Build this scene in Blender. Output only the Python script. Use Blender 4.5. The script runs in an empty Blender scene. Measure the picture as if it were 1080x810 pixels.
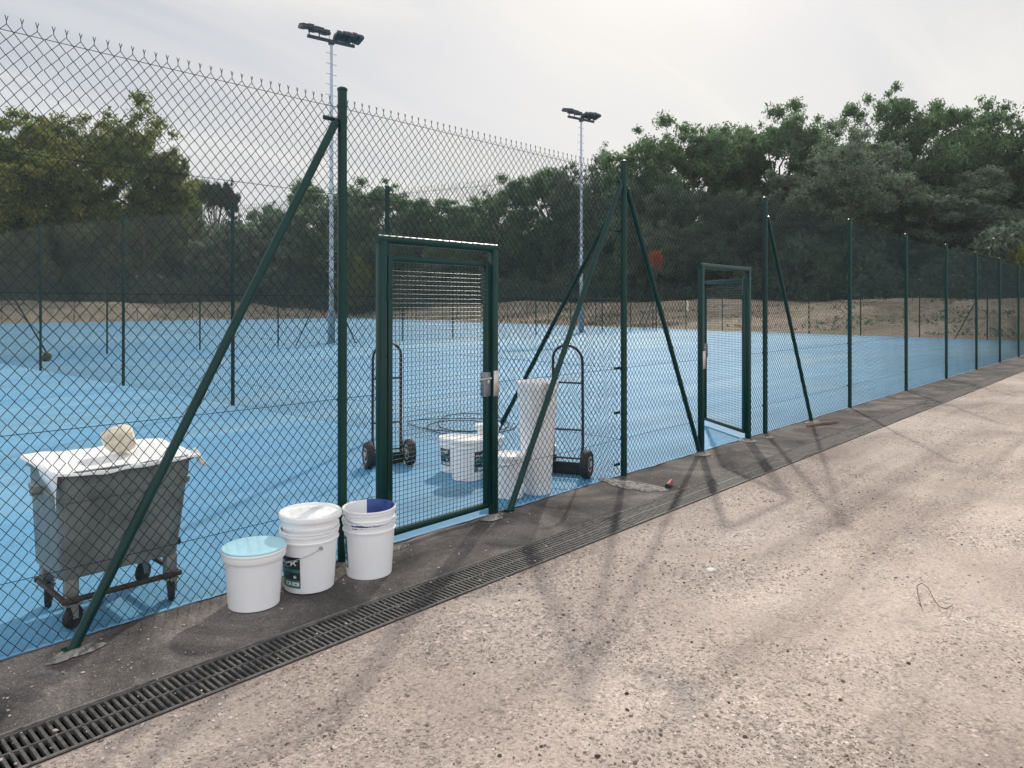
import bpy, math, random
import numpy as np
from mathutils import Vector, Matrix

R = math.radians
random.seed(7)
rng = np.random.default_rng(11)
scene = bpy.context.scene
COL = scene.collection

# ------------------------------------------------------------------ camera / place frame
# world X runs along the front fence, world Y runs into the court
F_PX, CX, HY, CAMH, CAMY = 775.0, 540.0, 323.0, 1.651, -4.034
UX, UY = 0.6765, 0.7364

def toworld(X, Z, z=0.0):
    return Vector((UX * X + UY * Z, -UY * X + UX * Z + CAMY, z))

def ground(px, py, z=0.0):
    """measured point of the photograph -> surveyed point on the plane at height z"""
    Z = F_PX * (CAMH - z) / (py - HY)
    return toworld((px - CX) / F_PX * Z, Z, z)

def at(px, Z, z=0.0):
    return toworld((px - CX) / F_PX * Z, Z, z)

def on_t(px, t):
    """s on the line Y=t seen in column px"""
    r = (px - CX) / F_PX
    T = t - CAMY
    return T * (r * UX + UY) / (UX - r * UY)

# ------------------------------------------------------------------ materials
def new_mat(name):
    m = bpy.data.materials.new(name)
    m.use_nodes = True
    nt = m.node_tree
    return m, nt, nt.nodes['Principled BSDF']

def nd(nt, typ, **kw):
    n = nt.nodes.new(typ)
    for k, v in kw.items():
        if k.startswith('i_'):
            n.inputs[k[2:].replace('_', ' ')].default_value = v
        else:
            setattr(n, k, v)
    return n

def ramp(nt, stops):
    r = nt.nodes.new('ShaderNodeValToRGB')
    el = r.color_ramp.elements
    while len(el) < len(stops):
        el.new(0.5)
    for e, (p, c) in zip(el, stops):
        e.position = p
        e.color = (c[0], c[1], c[2], 1) if hasattr(c, '__len__') else (c, c, c, 1)
    return r

def coords(nt, scale=(1, 1, 1), kind='Object'):
    tc = nt.nodes.new('ShaderNodeTexCoord')
    mp = nt.nodes.new('ShaderNodeMapping')
    mp.inputs['Scale'].default_value = scale
    nt.links.new(tc.outputs[kind], mp.inputs['Vector'])
    return mp.outputs['Vector']

def noise(nt, vec, scale, detail=4, rough=0.55, dist=0.0):
    n = nt.nodes.new('ShaderNodeTexNoise')
    n.inputs['Scale'].default_value = scale
    n.inputs['Detail'].default_value = detail
    n.inputs['Roughness'].default_value = rough
    n.inputs['Distortion'].default_value = dist
    nt.links.new(vec, n.inputs['Vector'])
    return n

def mixc(nt, fac, a, b, blend='MIX'):
    m = nt.nodes.new('ShaderNodeMix')
    m.data_type = 'RGBA'
    m.blend_type = blend
    L = nt.links
    if hasattr(fac, 'is_output'):
        L.new(fac, m.inputs[0])
    else:
        m.inputs[0].default_value = fac
    for s, i in ((a, 6), (b, 7)):
        if hasattr(s, 'is_output'):
            L.new(s, m.inputs[i])
        else:
            m.inputs[i].default_value = (s[0], s[1], s[2], 1)
    return m.outputs[2]

def bump(nt, h, strength, dist, b):
    n = nt.nodes.new('ShaderNodeBump')
    n.inputs['Strength'].default_value = strength
    n.inputs['Distance'].default_value = dist
    nt.links.new(h, n.inputs['Height'])
    nt.links.new(n.outputs['Normal'], b.inputs['Normal'])
    return n

def simple(name, c, rough=0.5, metal=0.0, var=0.12, nscale=6.0, bumps=0.0, spec=0.5, dirt=None):
    """one base colour with soft procedural wear"""
    m, nt, b = new_mat(name)
    v = coords(nt)
    n = noise(nt, v, nscale, 5, 0.6)
    lo = tuple(x * (1 - var) for x in c)
    hi = tuple(min(1, x * (1 + var)) for x in c)
    r = ramp(nt, [(0.3, lo), (0.7, hi)])
    nt.links.new(n.outputs['Fac'], r.inputs['Fac'])
    col = r.outputs['Color']
    if dirt:
        n2 = noise(nt, v, nscale * 2.3, 7, 0.68, 0.4)
        r2 = ramp(nt, [(dirt[1], 0), (dirt[1] + 0.12, 1)])
        nt.links.new(n2.outputs['Fac'], r2.inputs['Fac'])
        col = mixc(nt, r2.outputs['Color'], col, dirt[0])
    nt.links.new(col, b.inputs['Base Color'])
    rr = ramp(nt, [(0.2, max(0.02, rough - 0.08)), (0.8, min(1, rough + 0.1))])
    nt.links.new(n.outputs['Fac'], rr.inputs['Fac'])
    nt.links.new(rr.outputs['Color'], b.inputs['Roughness'])
    b.inputs['Metallic'].default_value = metal
    b.inputs['Specular IOR Level'].default_value = spec
    if bumps:
        n3 = noise(nt, v, nscale * 6, 4)
        bump(nt, n3.outputs['Fac'], bumps, 0.004, b)
    return m

M = {}
M['green'] = simple('green_coating', (0.0045, 0.034, 0.030), 0.32, 0, 0.22, 5, 0.05, 0.22)
M['wire'] = simple('green_wire_coating', (0.006, 0.024, 0.024), 0.42, 0, 0.2, 4, 0, 0.2)
M['galv'] = simple('galvanised_steel', (0.42, 0.45, 0.48), 0.42, 0.75, 0.2, 9)
M['mast'] = simple('galvanised_mast', (0.36, 0.41, 0.46), 0.5, 0.35, 0.15, 6)
M['lamphead'] = simple('dark_lamp_casing', (0.035, 0.045, 0.055), 0.5, 0.2, 0.15, 9)
M['lampglass'] = simple('lamp_lens', (0.30, 0.34, 0.38), 0.15, 0.0, 0.05, 9)
M['mastblue'] = simple('blue_mast_box', (0.16, 0.27, 0.36), 0.5)
M['steel'] = simple('brushed_lock_steel', (0.50, 0.49, 0.47), 0.35, 0.8, 0.12, 30)
M['lockgrey'] = simple('grey_lock_case', (0.20, 0.23, 0.26), 0.45, 0.3, 0.1, 20)
M['whiteplastic'] = simple('white_pail_plastic', (0.82, 0.82, 0.83), 0.38, 0, 0.03, 4, 0.0, 0.5, ((0.50, 0.55, 0.60), 0.64))
M['whitelid'] = simple('white_lid_plastic', (0.85, 0.85, 0.84), 0.35, 0, 0.03, 5)
M['paintedlid'] = simple('paint_covered_lid', (0.40, 0.70, 0.80), 0.30, 0, 0.08, 5, 0.1)
M['bluepaint'] = simple('wet_blue_paint', (0.015, 0.05, 0.22), 0.3, 0, 0.15, 12, 0.1)
M['bluerag'] = simple('blue_rag', (0.02, 0.055, 0.24), 0.85, 0, 0.25, 14, 0.5)
M['labelblack'] = simple('label_black', (0.012, 0.016, 0.018), 0.4)
M['labelteal'] = simple('label_teal', (0.03, 0.15, 0.15), 0.4)
M['labelwhite'] = simple('label_white', (0.65, 0.70, 0.70), 0.4)
M['rubber'] = simple('black_rubber', (0.018, 0.018, 0.02), 0.7, 0, 0.2, 20, 0.2)
M['blacktube'] = simple('black_tube_paint', (0.012, 0.013, 0.016), 0.35)
M['hub'] = simple('pale_wheel_hub', (0.42, 0.40, 0.36), 0.5)
M['binmetal'] = simple('dull_bin_metal', (0.150, 0.175, 0.175), 0.5, 0.2, 0.35, 5, 0.25, 0.5, ((0.20, 0.21, 0.20), 0.54))
M['binleg'] = simple('bin_leg_metal', (0.22, 0.23, 0.22), 0.6, 0.3, 0.2, 9)
M['rust'] = simple('rusty_rail', (0.055, 0.042, 0.036), 0.8, 0.1, 0.35, 18, 0.3)
M['sheet'] = simple('white_plastic_sheet', (0.80, 0.81, 0.82), 0.45, 0, 0.05, 6, 0.0, 0.5, ((0.55, 0.60, 0.66), 0.66))
M['stone'] = simple('pale_limestone', (0.68, 0.62, 0.50), 0.9, 0, 0.22, 16, 0.9)
M['red'] = simple('faded_red_tube', (0.33, 0.035, 0.05), 0.5)
M['wood'] = simple('weathered_stick', (0.20, 0.13, 0.08), 0.85, 0, 0.3, 20, 0.4)
M['darkstone'] = simple('dark_clod', (0.055, 0.045, 0.04), 0.95, 0, 0.25, 30, 0.6)
M['whitechip'] = simple('white_stone_chip', (0.70, 0.68, 0.64), 0.8, 0, 0.1, 30, 0.4)
M['sack'] = simple('brown_sack', (0.10, 0.065, 0.04), 0.9, 0, 0.3, 12, 0.5)
M['whitepost'] = simple('white_marker', (0.75, 0.73, 0.68), 0.6)
M['cable'] = simple('black_cable', (0.01, 0.012, 0.016), 0.5)
M['bark'] = simple('tree_bark', (0.085, 0.068, 0.052), 0.95, 0, 0.35, 5, 0.6)
M['rail'] = simple('dusty_drain_edge', (0.17, 0.155, 0.145), 0.85, 0.0, 0.35, 12, 0.3, 0.2, ((0.085, 0.08, 0.075), 0.52))
M['slot'] = simple('dark_drain_channel', (0.010, 0.010, 0.010), 0.8)  # one near-black colour for the channel walls and floor
M['footing'] = simple('pale_mortar', (0.31, 0.29, 0.27), 0.9, 0, 0.4, 9, 0.5, 0.3, ((0.12, 0.11, 0.10), 0.46))
M['silt'] = simple('silted_dirt', (0.105, 0.092, 0.083), 0.95, 0, 0.35, 9, 0.6)

def mat_grate():
    m, nt, b = new_mat('drain_grate_steel')
    v = coords(nt)
    n = noise(nt, v, 22, 6, 0.65)
    r = ramp(nt, [(0.35, (0.045, 0.043, 0.042)), (0.62, (0.125, 0.118, 0.112)), (0.75, (0.21, 0.19, 0.175))])
    nt.links.new(n.outputs['Fac'], r.inputs['Fac'])
    nt.links.new(r.outputs['Color'], b.inputs['Base Color'])
    b.inputs['Metallic'].default_value = 0.2
    b.inputs['Roughness'].default_value = 0.62
    return m
M['grate'] = mat_grate()

def mat_court():
    m, nt, b = new_mat('blue_court_resin')
    L = nt.links
    v = coords(nt)
    big = noise(nt, v, 0.09, 4, 0.55, 0.6)
    rb = ramp(nt, [(0.35, (0.085, 0.270, 0.455)), (0.62, (0.120, 0.330, 0.515))])
    L.new(big.outputs['Fac'], rb.inputs['Fac'])
    mid = noise(nt, v, 0.75, 6, 0.62, 0.5)
    rm = ramp(nt, [(0.52, 0), (0.72, 1)])
    L.new(mid.outputs['Fac'], rm.inputs['Fac'])
    k = nt.nodes.new('ShaderNodeMath'); k.operation = 'MULTIPLY'; k.inputs[1].default_value = 0.42
    L.new(rm.outputs['Color'], k.inputs[0])
    c = mixc(nt, k.outputs[0], rb.outputs['Color'], (0.20, 0.36, 0.50))       # dried dusty film
    v3 = coords(nt, (0.05, 0.16, 1))
    pat = noise(nt, v3, 1.0, 6, 0.6, 0.8)
    rp = ramp(nt, [(0.47, 0), (0.60, 1)])
    L.new(pat.outputs['Fac'], rp.inputs['Fac'])
    k2 = nt.nodes.new('ShaderNodeMath'); k2.operation = 'MULTIPLY'; k2.inputs[1].default_value = 0.5
    L.new(rp.outputs['Color'], k2.inputs[0])
    c = mixc(nt, k2.outputs[0], c, (0.225, 0.385, 0.455))                     # greenish dusty bands
    v4 = coords(nt, (0.12, 1.0, 1))
    lap = noise(nt, v4, 2.2, 4, 0.6, 0.2)                                     # roller laps along the court
    rl = ramp(nt, [(0.35, 0.86), (0.5, 1.0), (0.65, 1.10)])
    L.new(lap.outputs['Fac'], rl.inputs['Fac'])
    c = mixc(nt, 1.0, c, rl.outputs['Color'], 'MULTIPLY')
    scu = noise(nt, v, 5.0, 8, 0.72, 1.0)                                     # scuffs and footprints
    rsu = ramp(nt, [(0.60, 0), (0.70, 0.35)])
    L.new(scu.outputs['Fac'], rsu.inputs['Fac'])
    c = mixc(nt, rsu.outputs['Color'], c, (0.28, 0.40, 0.48))
    fine = noise(nt, v, 34, 3, 0.6)
    rf = ramp(nt, [(0.3, 0.86), (0.7, 1.1)])
    L.new(fine.outputs['Fac'], rf.inputs['Fac'])
    c = mixc(nt, 1.0, c, rf.outputs['Color'], 'MULTIPLY')
    L.new(c, b.inputs['Base Color'])
    rr = ramp(nt, [(0.4, 0.66), (0.7, 0.76)])
    b.inputs['Specular IOR Level'].default_value = 0.32
    L.new(mid.outputs['Fac'], rr.inputs['Fac'])
    L.new(rr.outputs['Color'], b.inputs['Roughness'])
    g = noise(nt, v, 260, 3, 0.6)
    bump(nt, g.outputs['Fac'], 0.25, 0.002, b)
    return m
M['court'] = mat_court()

def mat_gravel():
    m, nt, b = new_mat('pink_beige_gravel')
    L = nt.links
    v = coords(nt)
    base = noise(nt, v, 0.55, 6, 0.6, 0.6)
    r0 = ramp(nt, [(0.30, (0.34, 0.275, 0.235)), (0.52, (0.45, 0.372, 0.322)), (0.72, (0.55, 0.468, 0.410))])
    L.new(base.outputs['Fac'], r0.inputs['Fac'])
    # worn tracks along the way
    v2 = coords(nt, (0.10, 1.1, 1))
    tr = noise(nt, v2, 1.3, 5, 0.6, 0.7)
    rt = ramp(nt, [(0.36, 0.74), (0.50, 1.0), (0.66, 1.12)])
    L.new(tr.outputs['Fac'], rt.inputs['Fac'])
    c = mixc(nt, 1.0, r0.outputs['Color'], rt.outputs['Color'], 'MULTIPLY')
    # grey grit patches
    gp = noise(nt, v, 0.9, 7, 0.68, 0.9)
    rg = ramp(nt, [(0.56, 0), (0.70, 0.75)])
    L.new(gp.outputs['Fac'], rg.inputs['Fac'])
    c = mixc(nt, rg.outputs['Color'], c, (0.26, 0.235, 0.22))
    # loose areas show single grains, compacted ones are smooth and dusty
    lo = noise(nt, v, 0.85, 5, 0.62, 0.8)
    rlo = ramp(nt, [(0.42, 0.28), (0.60, 1.0)])
    L.new(lo.outputs['Fac'], rlo.inputs['Fac'])
    vo = nt.nodes.new('ShaderNodeTexVoronoi')
    vo.inputs['Scale'].default_value = 95
    L.new(v, vo.inputs['Vector'])
    hs = nt.nodes.new('ShaderNodeSeparateColor')
    L.new(vo.outputs['Color'], hs.inputs[0])
    rv = ramp(nt, [(0.0, 0.42), (0.10, 0.66), (0.28, 0.94), (0.78, 1.06), (1.0, 1.32)])
    L.new(hs.outputs[0], rv.inputs['Fac'])
    c = mixc(nt, rlo.outputs['Color'], c, mixc(nt, 1.0, c, rv.outputs['Color'], 'MULTIPLY'))
    vo2 = nt.nodes.new('ShaderNodeTexVoronoi')
    vo2.inputs['Scale'].default_value = 48
    L.new(v, vo2.inputs['Vector'])
    hs2 = nt.nodes.new('ShaderNodeSeparateColor')
    L.new(vo2.outputs['Color'], hs2.inputs[0])
    rv2 = ramp(nt, [(0.0, 0.45), (0.07, 0.85), (0.3, 1.0), (0.9, 1.0), (1.0, 1.35)])
    L.new(hs2.outputs[0], rv2.inputs['Fac'])
    c = mixc(nt, rlo.outputs['Color'], c, mixc(nt, 1.0, c, rv2.outputs['Color'], 'MULTIPLY'))
    grn = noise(nt, v, 55, 6, 0.75)
    rgn = ramp(nt, [(0.34, 0.70), (0.5, 1.0), (0.66, 1.16)])
    L.new(grn.outputs['Fac'], rgn.inputs['Fac'])
    c = mixc(nt, 0.9, c, rgn.outputs['Color'], 'MULTIPLY')
    L.new(c, b.inputs['Base Color'])
    b.inputs['Roughness'].default_value = 0.95
    b.inputs['Specular IOR Level'].default_value = 0.2
    ad = nt.nodes.new('ShaderNodeMath'); ad.operation = 'ADD'
    L.new(vo.outputs['Distance'], ad.inputs[0])
    nn = noise(nt, v, 40, 5, 0.7)
    L.new(nn.outputs['Fac'], ad.inputs[1])
    bump(nt, ad.outputs[0], 0.45, 0.006, b)
    return m
M['gravel'] = mat_gravel()

def mat_asphalt():
    m, nt, b = new_mat('old_asphalt')
    L = nt.links
    v = coords(nt)
    base = noise(nt, v, 1.6, 6, 0.62, 0.6)
    r0 = ramp(nt, [(0.36, (0.045, 0.040, 0.038)), (0.52, (0.105, 0.093, 0.086)), (0.66, (0.20, 0.176, 0.160))])
    L.new(base.outputs['Fac'], r0.inputs['Fac'])
    pale = noise(nt, v, 2.6, 7, 0.7, 0.4)
    rp = ramp(nt, [(0.60, 0), (0.72, 0.55)])
    L.new(pale.outputs['Fac'], rp.inputs['Fac'])
    c = mixc(nt, rp.outputs['Color'], r0.outputs['Color'], (0.34, 0.31, 0.30))
    vo = nt.nodes.new('ShaderNodeTexVoronoi')
    vo.inputs['Scale'].default_value = 170
    L.new(v, vo.inputs['Vector'])
    hs = nt.nodes.new('ShaderNodeSeparateColor')
    L.new(vo.outputs['Color'], hs.inputs[0])
    rv = ramp(nt, [(0.0, 0.5), (0.3, 0.86), (0.8, 1.08), (1.0, 1.8)])
    L.new(hs.outputs[0], rv.inputs['Fac'])
    c = mixc(nt, 0.85, c, rv.outputs['Color'], 'MULTIPLY')
    L.new(c, b.inputs['Base Color'])
    b.inputs['Roughness'].default_value = 0.9
    b.inputs['Specular IOR Level'].default_value = 0.3
    bump(nt, vo.outputs['Distance'], 0.3, 0.004, b)
    return m
M['asphalt'] = mat_asphalt()

def mat_ground():
    m, nt, b = new_mat('dry_sandy_earth')
    L = nt.links
    v = coords(nt)
    base = noise(nt, v, 0.22, 7, 0.65, 0.6)
    r0 = ramp(nt, [(0.26, (0.15, 0.135, 0.085)), (0.40, (0.29, 0.24, 0.175)), (0.58, (0.40, 0.33, 0.26)), (0.75, (0.50, 0.42, 0.34))])
    L.new(base.outputs['Fac'], r0.inputs['Fac'])
    n2 = noise(nt, v, 3.0, 6, 0.7)
    r2 = ramp(nt, [(0.35, 0.6), (0.6, 1.1)])
    L.new(n2.outputs['Fac'], r2.inputs['Fac'])
    c = mixc(nt, 1.0, r0.outputs['Color'], r2.outputs['Color'], 'MULTIPLY')
    L.new(c, b.inputs['Base Color'])
    b.inputs['Roughness'].default_value = 1.0
    b.inputs['Specular IOR Level'].default_value = 0.1
    bump(nt, n2.outputs['Fac'], 0.8, 0.1, b)
    return m
M['ground'] = mat_ground()

def mat_stones():
    m, nt, b = new_mat('loose_grit')
    L = nt.links
    g = nt.nodes.new('ShaderNodeNewGeometry')
    r = ramp(nt, [(0.0, (0.06, 0.052, 0.046)), (0.06, (0.16, 0.13, 0.115)), (0.22, (0.34, 0.28, 0.24)), (0.8, (0.50, 0.42, 0.365)), (1.0, (0.66, 0.59, 0.54))])
    L.new(g.outputs['Random Per Island'], r.inputs['Fac'])
    L.new(r.outputs['Color'], b.inputs['Base Color'])
    b.inputs['Roughness'].default_value = 0.95
    return m
M['stones'] = mat_stones()

def mat_leaf(name, stops, transl=0.52):
    m, nt, b = new_mat(name)
    L = nt.links
    g = nt.nodes.new('ShaderNodeNewGeometry')
    r = ramp(nt, stops)
    v = coords(nt)
    n = noise(nt, v, 0.55, 4, 0.65)
    ad = nt.nodes.new('ShaderNodeMath'); ad.operation = 'MULTIPLY_ADD'
    ad.inputs[1].default_value = 0.55
    L.new(g.outputs['Random Per Island'], ad.inputs[0])
    sb = nt.nodes.new('ShaderNodeMath'); sb.operation = 'MULTIPLY_ADD'
    sb.inputs[1].default_value = 1.3; sb.inputs[2].default_value = -0.42
    L.new(n.outputs['Fac'], sb.inputs[0])
    L.new(sb.outputs[0], ad.inputs[2])
    L.new(ad.outputs[0], r.inputs['Fac'])
    L.new(r.outputs['Color'], b.inputs['Base Color'])
    b.inputs['Roughness'].default_value = 0.55
    b.inputs['Specular IOR Level'].default_value = 0.25
    t = nt.nodes.new('ShaderNodeBsdfTranslucent')
    hs = nt.nodes.new('ShaderNodeHueSaturation')
    hs.inputs['Value'].default_value = 1.7
    hs.inputs['Saturation'].default_value = 1.1
    L.new(r.outputs['Color'], hs.inputs['Color'])
    L.new(hs.outputs['Color'], t.inputs['Color'])
    mx = nt.nodes.new('ShaderNodeMixShader')
    mx.inputs[0].default_value = transl
    L.new(b.outputs[0], mx.inputs[1]); L.new(t.outputs[0], mx.inputs[2])
    L.new(mx.outputs[0], nt.nodes['Material Output'].inputs['Surface'])
    return m
M['leaf_oak'] = mat_leaf('oak_leaves', [(0.0, (0.036, 0.066, 0.040)), (0.45, (0.080, 0.130, 0.066)), (0.8, (0.135, 0.195, 0.090)), (1.0, (0.22, 0.26, 0.12))])
M['leaf_plane'] = mat_leaf('turning_leaves', [(0.0, (0.038, 0.058, 0.022)), (0.45, (0.090, 0.125, 0.038)), (0.8, (0.18, 0.175, 0.05)), (1.0, (0.30, 0.22, 0.06))])
M['leaf_pine'] = mat_leaf('pine_needles', [(0.0, (0.012, 0.026, 0.018)), (1.0, (0.045, 0.07, 0.035))], 0.25)
M['leaf_under'] = mat_leaf('undergrowth_leaves', [(0.0, (0.036, 0.052, 0.044)), (0.5, (0.078, 0.108, 0.078)), (1.0, (0.155, 0.18, 0.115))], 0.48)
M['leaf_grey'] = mat_leaf('grey_green_leaves', [(0.0, (0.054, 0.076, 0.056)), (0.5, (0.108, 0.145, 0.100)), (1.0, (0.19, 0.23, 0.145))], 0.48)
M['leaf_lime'] = mat_leaf('yellow_green_leaves', [(0.0, (0.06, 0.085, 0.02)), (0.5, (0.13, 0.16, 0.04)), (1.0, (0.24, 0.24, 0.07))])
M['leaf_red'] = mat_leaf('orange_leaves', [(0.0, (0.20, 0.06, 0.035)), (1.0, (0.50, 0.17, 0.08))])

# ------------------------------------------------------------------ mesh helpers
class MB:
    def __init__(s):
        s.v, s.f, s.m = [], [], []
    def add(s, vs, fs, mi=0):
        o = len(s.v)
        s.v.extend([tuple(p) for p in vs])
        for f in fs:
            s.f.append(tuple(i + o for i in f)); s.m.append(mi)
        return s
    def box(s, c, d, rot=None, mi=0, bev=0.0):
        hx, hy, hz = d[0] / 2, d[1] / 2, d[2] / 2
        if bev <= 0:
            vs = [Vector((x, y, z)) for z in (-hz, hz) for y in (-hy, hy) for x in (-hx, hx)]
            fs = [(0, 2, 3, 1), (4, 5, 7, 6), (0, 1, 5, 4), (2, 6, 7, 3), (0, 4, 6, 2), (1, 3, 7, 5)]
        else:
            b = min(bev, hx * .9, hy * .9, hz * .9)
            ring = lambda z, k: [Vector((x, y, z)) for x, y in ((-hx + k + b, -hy + k), (hx - k - b, -hy + k), (hx - k, -hy + k + b), (hx - k, hy - k - b), (hx - k - b, hy - k), (-hx + k + b, hy - k), (-hx + k, hy - k - b), (-hx + k, -hy + k + b))]
            vs = ring(-hz, b * .6) + ring(-hz + b, 0) + ring(hz - b, 0) + ring(hz, b * .6)
            fs = [tuple(range(7, -1, -1)), tuple(range(24, 32))]
            for k in range(3):
                for i in range(8):
                    j = (i + 1) % 8
                    fs.append((k * 8 + i, k * 8 + j, k * 8 + 8 + j, k * 8 + 8 + i))
        if rot is not None:
            vs = [rot @ p for p in vs]
        c = Vector(c)
        return s.add([p + c for p in vs], fs, mi)
    def tube(s, p0, p1, r0, r1=None, n=12, mi=0):
        return s.path([p0, p1], [r0, r0 if r1 is None else r1], n, mi)
    def path(s, pts, r, n=8, mi=0, closed=False):
        pts = [Vector(p) for p in pts]
        if not hasattr(r, '__len__'):
            r = [r] * len(pts)
        N = len(pts); vs = []; up = None
        for i, p in enumerate(pts):
            if closed:
                d = pts[(i + 1) % N] - pts[i - 1]
            else:
                d = pts[min(i + 1, N - 1)] - pts[max(i - 1, 0)]
            d.normalize()
            if up is None:
                up = Vector((0, 0, 1)) if abs(d.z) < 0.9 else Vector((1, 0, 0))
            a = d.cross(up)
            if a.length < 1e-6:
                a = d.orthogonal()
            a.normalize(); b = a.cross(d); b.normalize(); up = b
            for k in range(n):
                t = 2 * math.pi * k / n
                vs.append(p + a * (math.cos(t) * r[i]) + b * (math.sin(t) * r[i]))
        fs = []
        for i in range(N if closed else N - 1):
            i2 = (i + 1) % N
            for k in range(n):
                k2 = (k + 1) % n
                fs.append((i * n + k, i * n + k2, i2 * n + k2, i2 * n + k))
        if not closed:
            fs.append(tuple(range(n - 1, -1, -1)))
            fs.append(tuple((N - 1) * n + k for k in range(n)))
        return s.add(vs, fs, mi)
    def lathe(s, prof, n=32, mat=None, mi=0):
        """prof: list of (radius, height) about z; mat: 4x4 placing it"""
        vs, fs = [], []
        for (r, z) in prof:
            for k in range(n):
                t = 2 * math.pi * k / n
                vs.append(Vector((r * math.cos(t), r * math.sin(t), z)))
        for i in range(len(prof) - 1):
            for k in range(n):
                k2 = (k + 1) % n
                fs.append((i * n + k, i * n + k2, (i + 1) * n + k2, (i + 1) * n + k))
        fs.append(tuple(range(n - 1, -1, -1)))
        fs.append(tuple((len(prof) - 1) * n + k for k in range(n)))
        if mat is not None:
            vs = [mat @ p for p in vs]
        return s.add(vs, fs, mi)
    def build(s, name, mats, parent=None, smooth=True, loc=(0, 0, 0), rotz=0.0):
        me = bpy.data.meshes.new(name)
        me.from_pydata(s.v, [], s.f)
        if not isinstance(mats, (list, tuple)):
            mats = [mats]
        for m in mats:
            me.materials.append(m)
        if len(mats) > 1:
            me.polygons.foreach_set('material_index', s.m)
        me.update()
        if smooth:
            me.shade_smooth(); me.set_sharp_from_angle(angle=R(38))
        return link(name, me, parent, loc, rotz)

def link(name, me, parent=None, loc=(0, 0, 0), rotz=0.0):
    o = bpy.data.objects.new(name, me)
    COL.objects.link(o)
    o.location = loc
    o.rotation_euler = (0, 0, rotz)
    if parent is not None:
        o.parent = parent
    return o

def np_mesh(name, V, Fq, mat, smooth=False):
    """fast mesh from numpy arrays: V (n,3), Fq (m,k)"""
    V = np.ascontiguousarray(V, dtype=np.float32); Fq = np.ascontiguousarray(Fq, dtype=np.int32)
    me = bpy.data.meshes.new(name)
    k = Fq.shape[1]
    me.vertices.add(len(V)); me.vertices.foreach_set('co', V.ravel())
    me.loops.add(Fq.size); me.loops.foreach_set('vertex_index', Fq.ravel())
    me.polygons.add(len(Fq))
    me.polygons.foreach_set('loop_start', np.arange(0, Fq.size, k, dtype=np.int32))
    me.polygons.foreach_set('loop_total', np.full(len(Fq), k, dtype=np.int32))
    me.polygons.foreach_set('use_smooth', np.full(len(Fq), smooth, dtype=bool))
    me.materials.append(mat)
    me.update(calc_edges=True); me.validate()
    return me

def tag(o, label=None, cat=None, group=None, kind=None):
    if label: o['label'] = label
    if cat: o['category'] = cat
    if group: o['group'] = group
    if kind: o['kind'] = kind
    return o

def thing(name, loc, label, cat, group=None, rotz=0.0):
    return tag(link(name, None, None, loc, rotz), label, cat, group)

def struct(o):
    o['kind'] = 'structure'
    return o

# ------------------------------------------------------------------ setting: ground, court, strip, path
# outline of the blue surface
END0 = Vector((41.6, 0.0)); END1 = Vector((61.8, 85.0)); BACKL = Vector((-60.0, 70.0)); BACKM = Vector((18.8, 80.0))
end_dir = (END1 - END0).normalized(); end_n = Vector((end_dir.y, -end_dir.x))
back_dir = (END1 - BACKM).normalized(); back_n = Vector((-back_dir.y, back_dir.x))

def sstep(x):
    x = np.clip(x, 0, 1)
    return x * x * (3 - 2 * x)

def terrain_h(X, Y):
    d1 = (X - END0.x) * end_n.x + (Y - END0.y) * end_n.y
    d2 = (X - BACKM.x) * back_n.x + (Y - BACKM.y) * back_n.y
    d = np.maximum(d1, d2)
    wob = 0.18 * np.sin(X * 0.31 + Y * 0.17) + 0.12 * np.sin(X * 0.11 - Y * 0.43 + 1) + 0.05 * np.sin(X * 1.3 + Y * 0.9)
    bank = sstep((d - 1.0) / 17.0) * (2.1 + wob) - 0.012 * sstep(-(d - 0.2) / 0.4)
    under = -0.34 * sstep((-d - 1.2) / 0.8)
    return np.where(d > 0, bank, 0) + np.where(d < 0, -0.012, 0) + under

def make_ground():
    ax = np.concatenate([[-240, -200, -150], np.arange(-120, 0, 3.0), np.arange(0, 110, 1.0), np.arange(110, 170, 4.0), [190, 220, 260]])
    ay = np.concatenate([[-160, -120, -80], np.arange(-60, 130, 1.5), np.arange(130, 200, 6.0), [220, 260]])
    GX, GY = np.meshgrid(ax, ay)
    GZ = terrain_h(GX, GY)
    V = np.stack([GX.ravel(), GY.ravel(), GZ.ravel()], 1)
    nx, ny = len(ax), len(ay)
    i = np.arange(nx - 1)[None, :] + nx * np.arange(ny - 1)[:, None]
    Fq = np.stack([i, i + 1, i + nx + 1, i + nx], -1).reshape(-1, 4)
    struct(link('ground', np_mesh('ground', V, Fq, M['ground'], True)))
make_ground()

mb = MB()
mb.add([(-60, 0.03, 0), (END0.x, 0.03, 0), (END1.x, END1.y, 0), (BACKM.x, BACKM.y, 0), (BACKL.x, BACKL.y, 0),
        (-60, 0.03, -.05), (END0.x, 0.03, -.05), (END1.x, END1.y, -.05), (BACKM.x, BACKM.y, -.05), (BACKL.x, BACKL.y, -.05)],
       [(0, 1, 2, 3, 4), (0, 5, 6, 1), (1, 6, 7, 2), (2, 7, 8, 3), (3, 8, 9, 4)])
struct(mb.build('court_surface', M['court'], smooth=False))

def grid_sheet(name, xs, ys, hf, mat):
    GX, GY = np.meshgrid(np.array(xs), np.array(ys))
    GZ = hf(GX, GY)
    V = np.stack([GX.ravel(), GY.ravel(), GZ.ravel()], 1)
    nx, ny = len(xs), len(ys)
    i = np.arange(nx - 1)[None, :] + nx * np.arange(ny - 1)[:, None]
    Fq = np.stack([i, i + 1, i + nx + 1, i + nx], -1).reshape(-1, 4)
    return link(name, np_mesh(name, V, Fq, mat, True))

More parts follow.
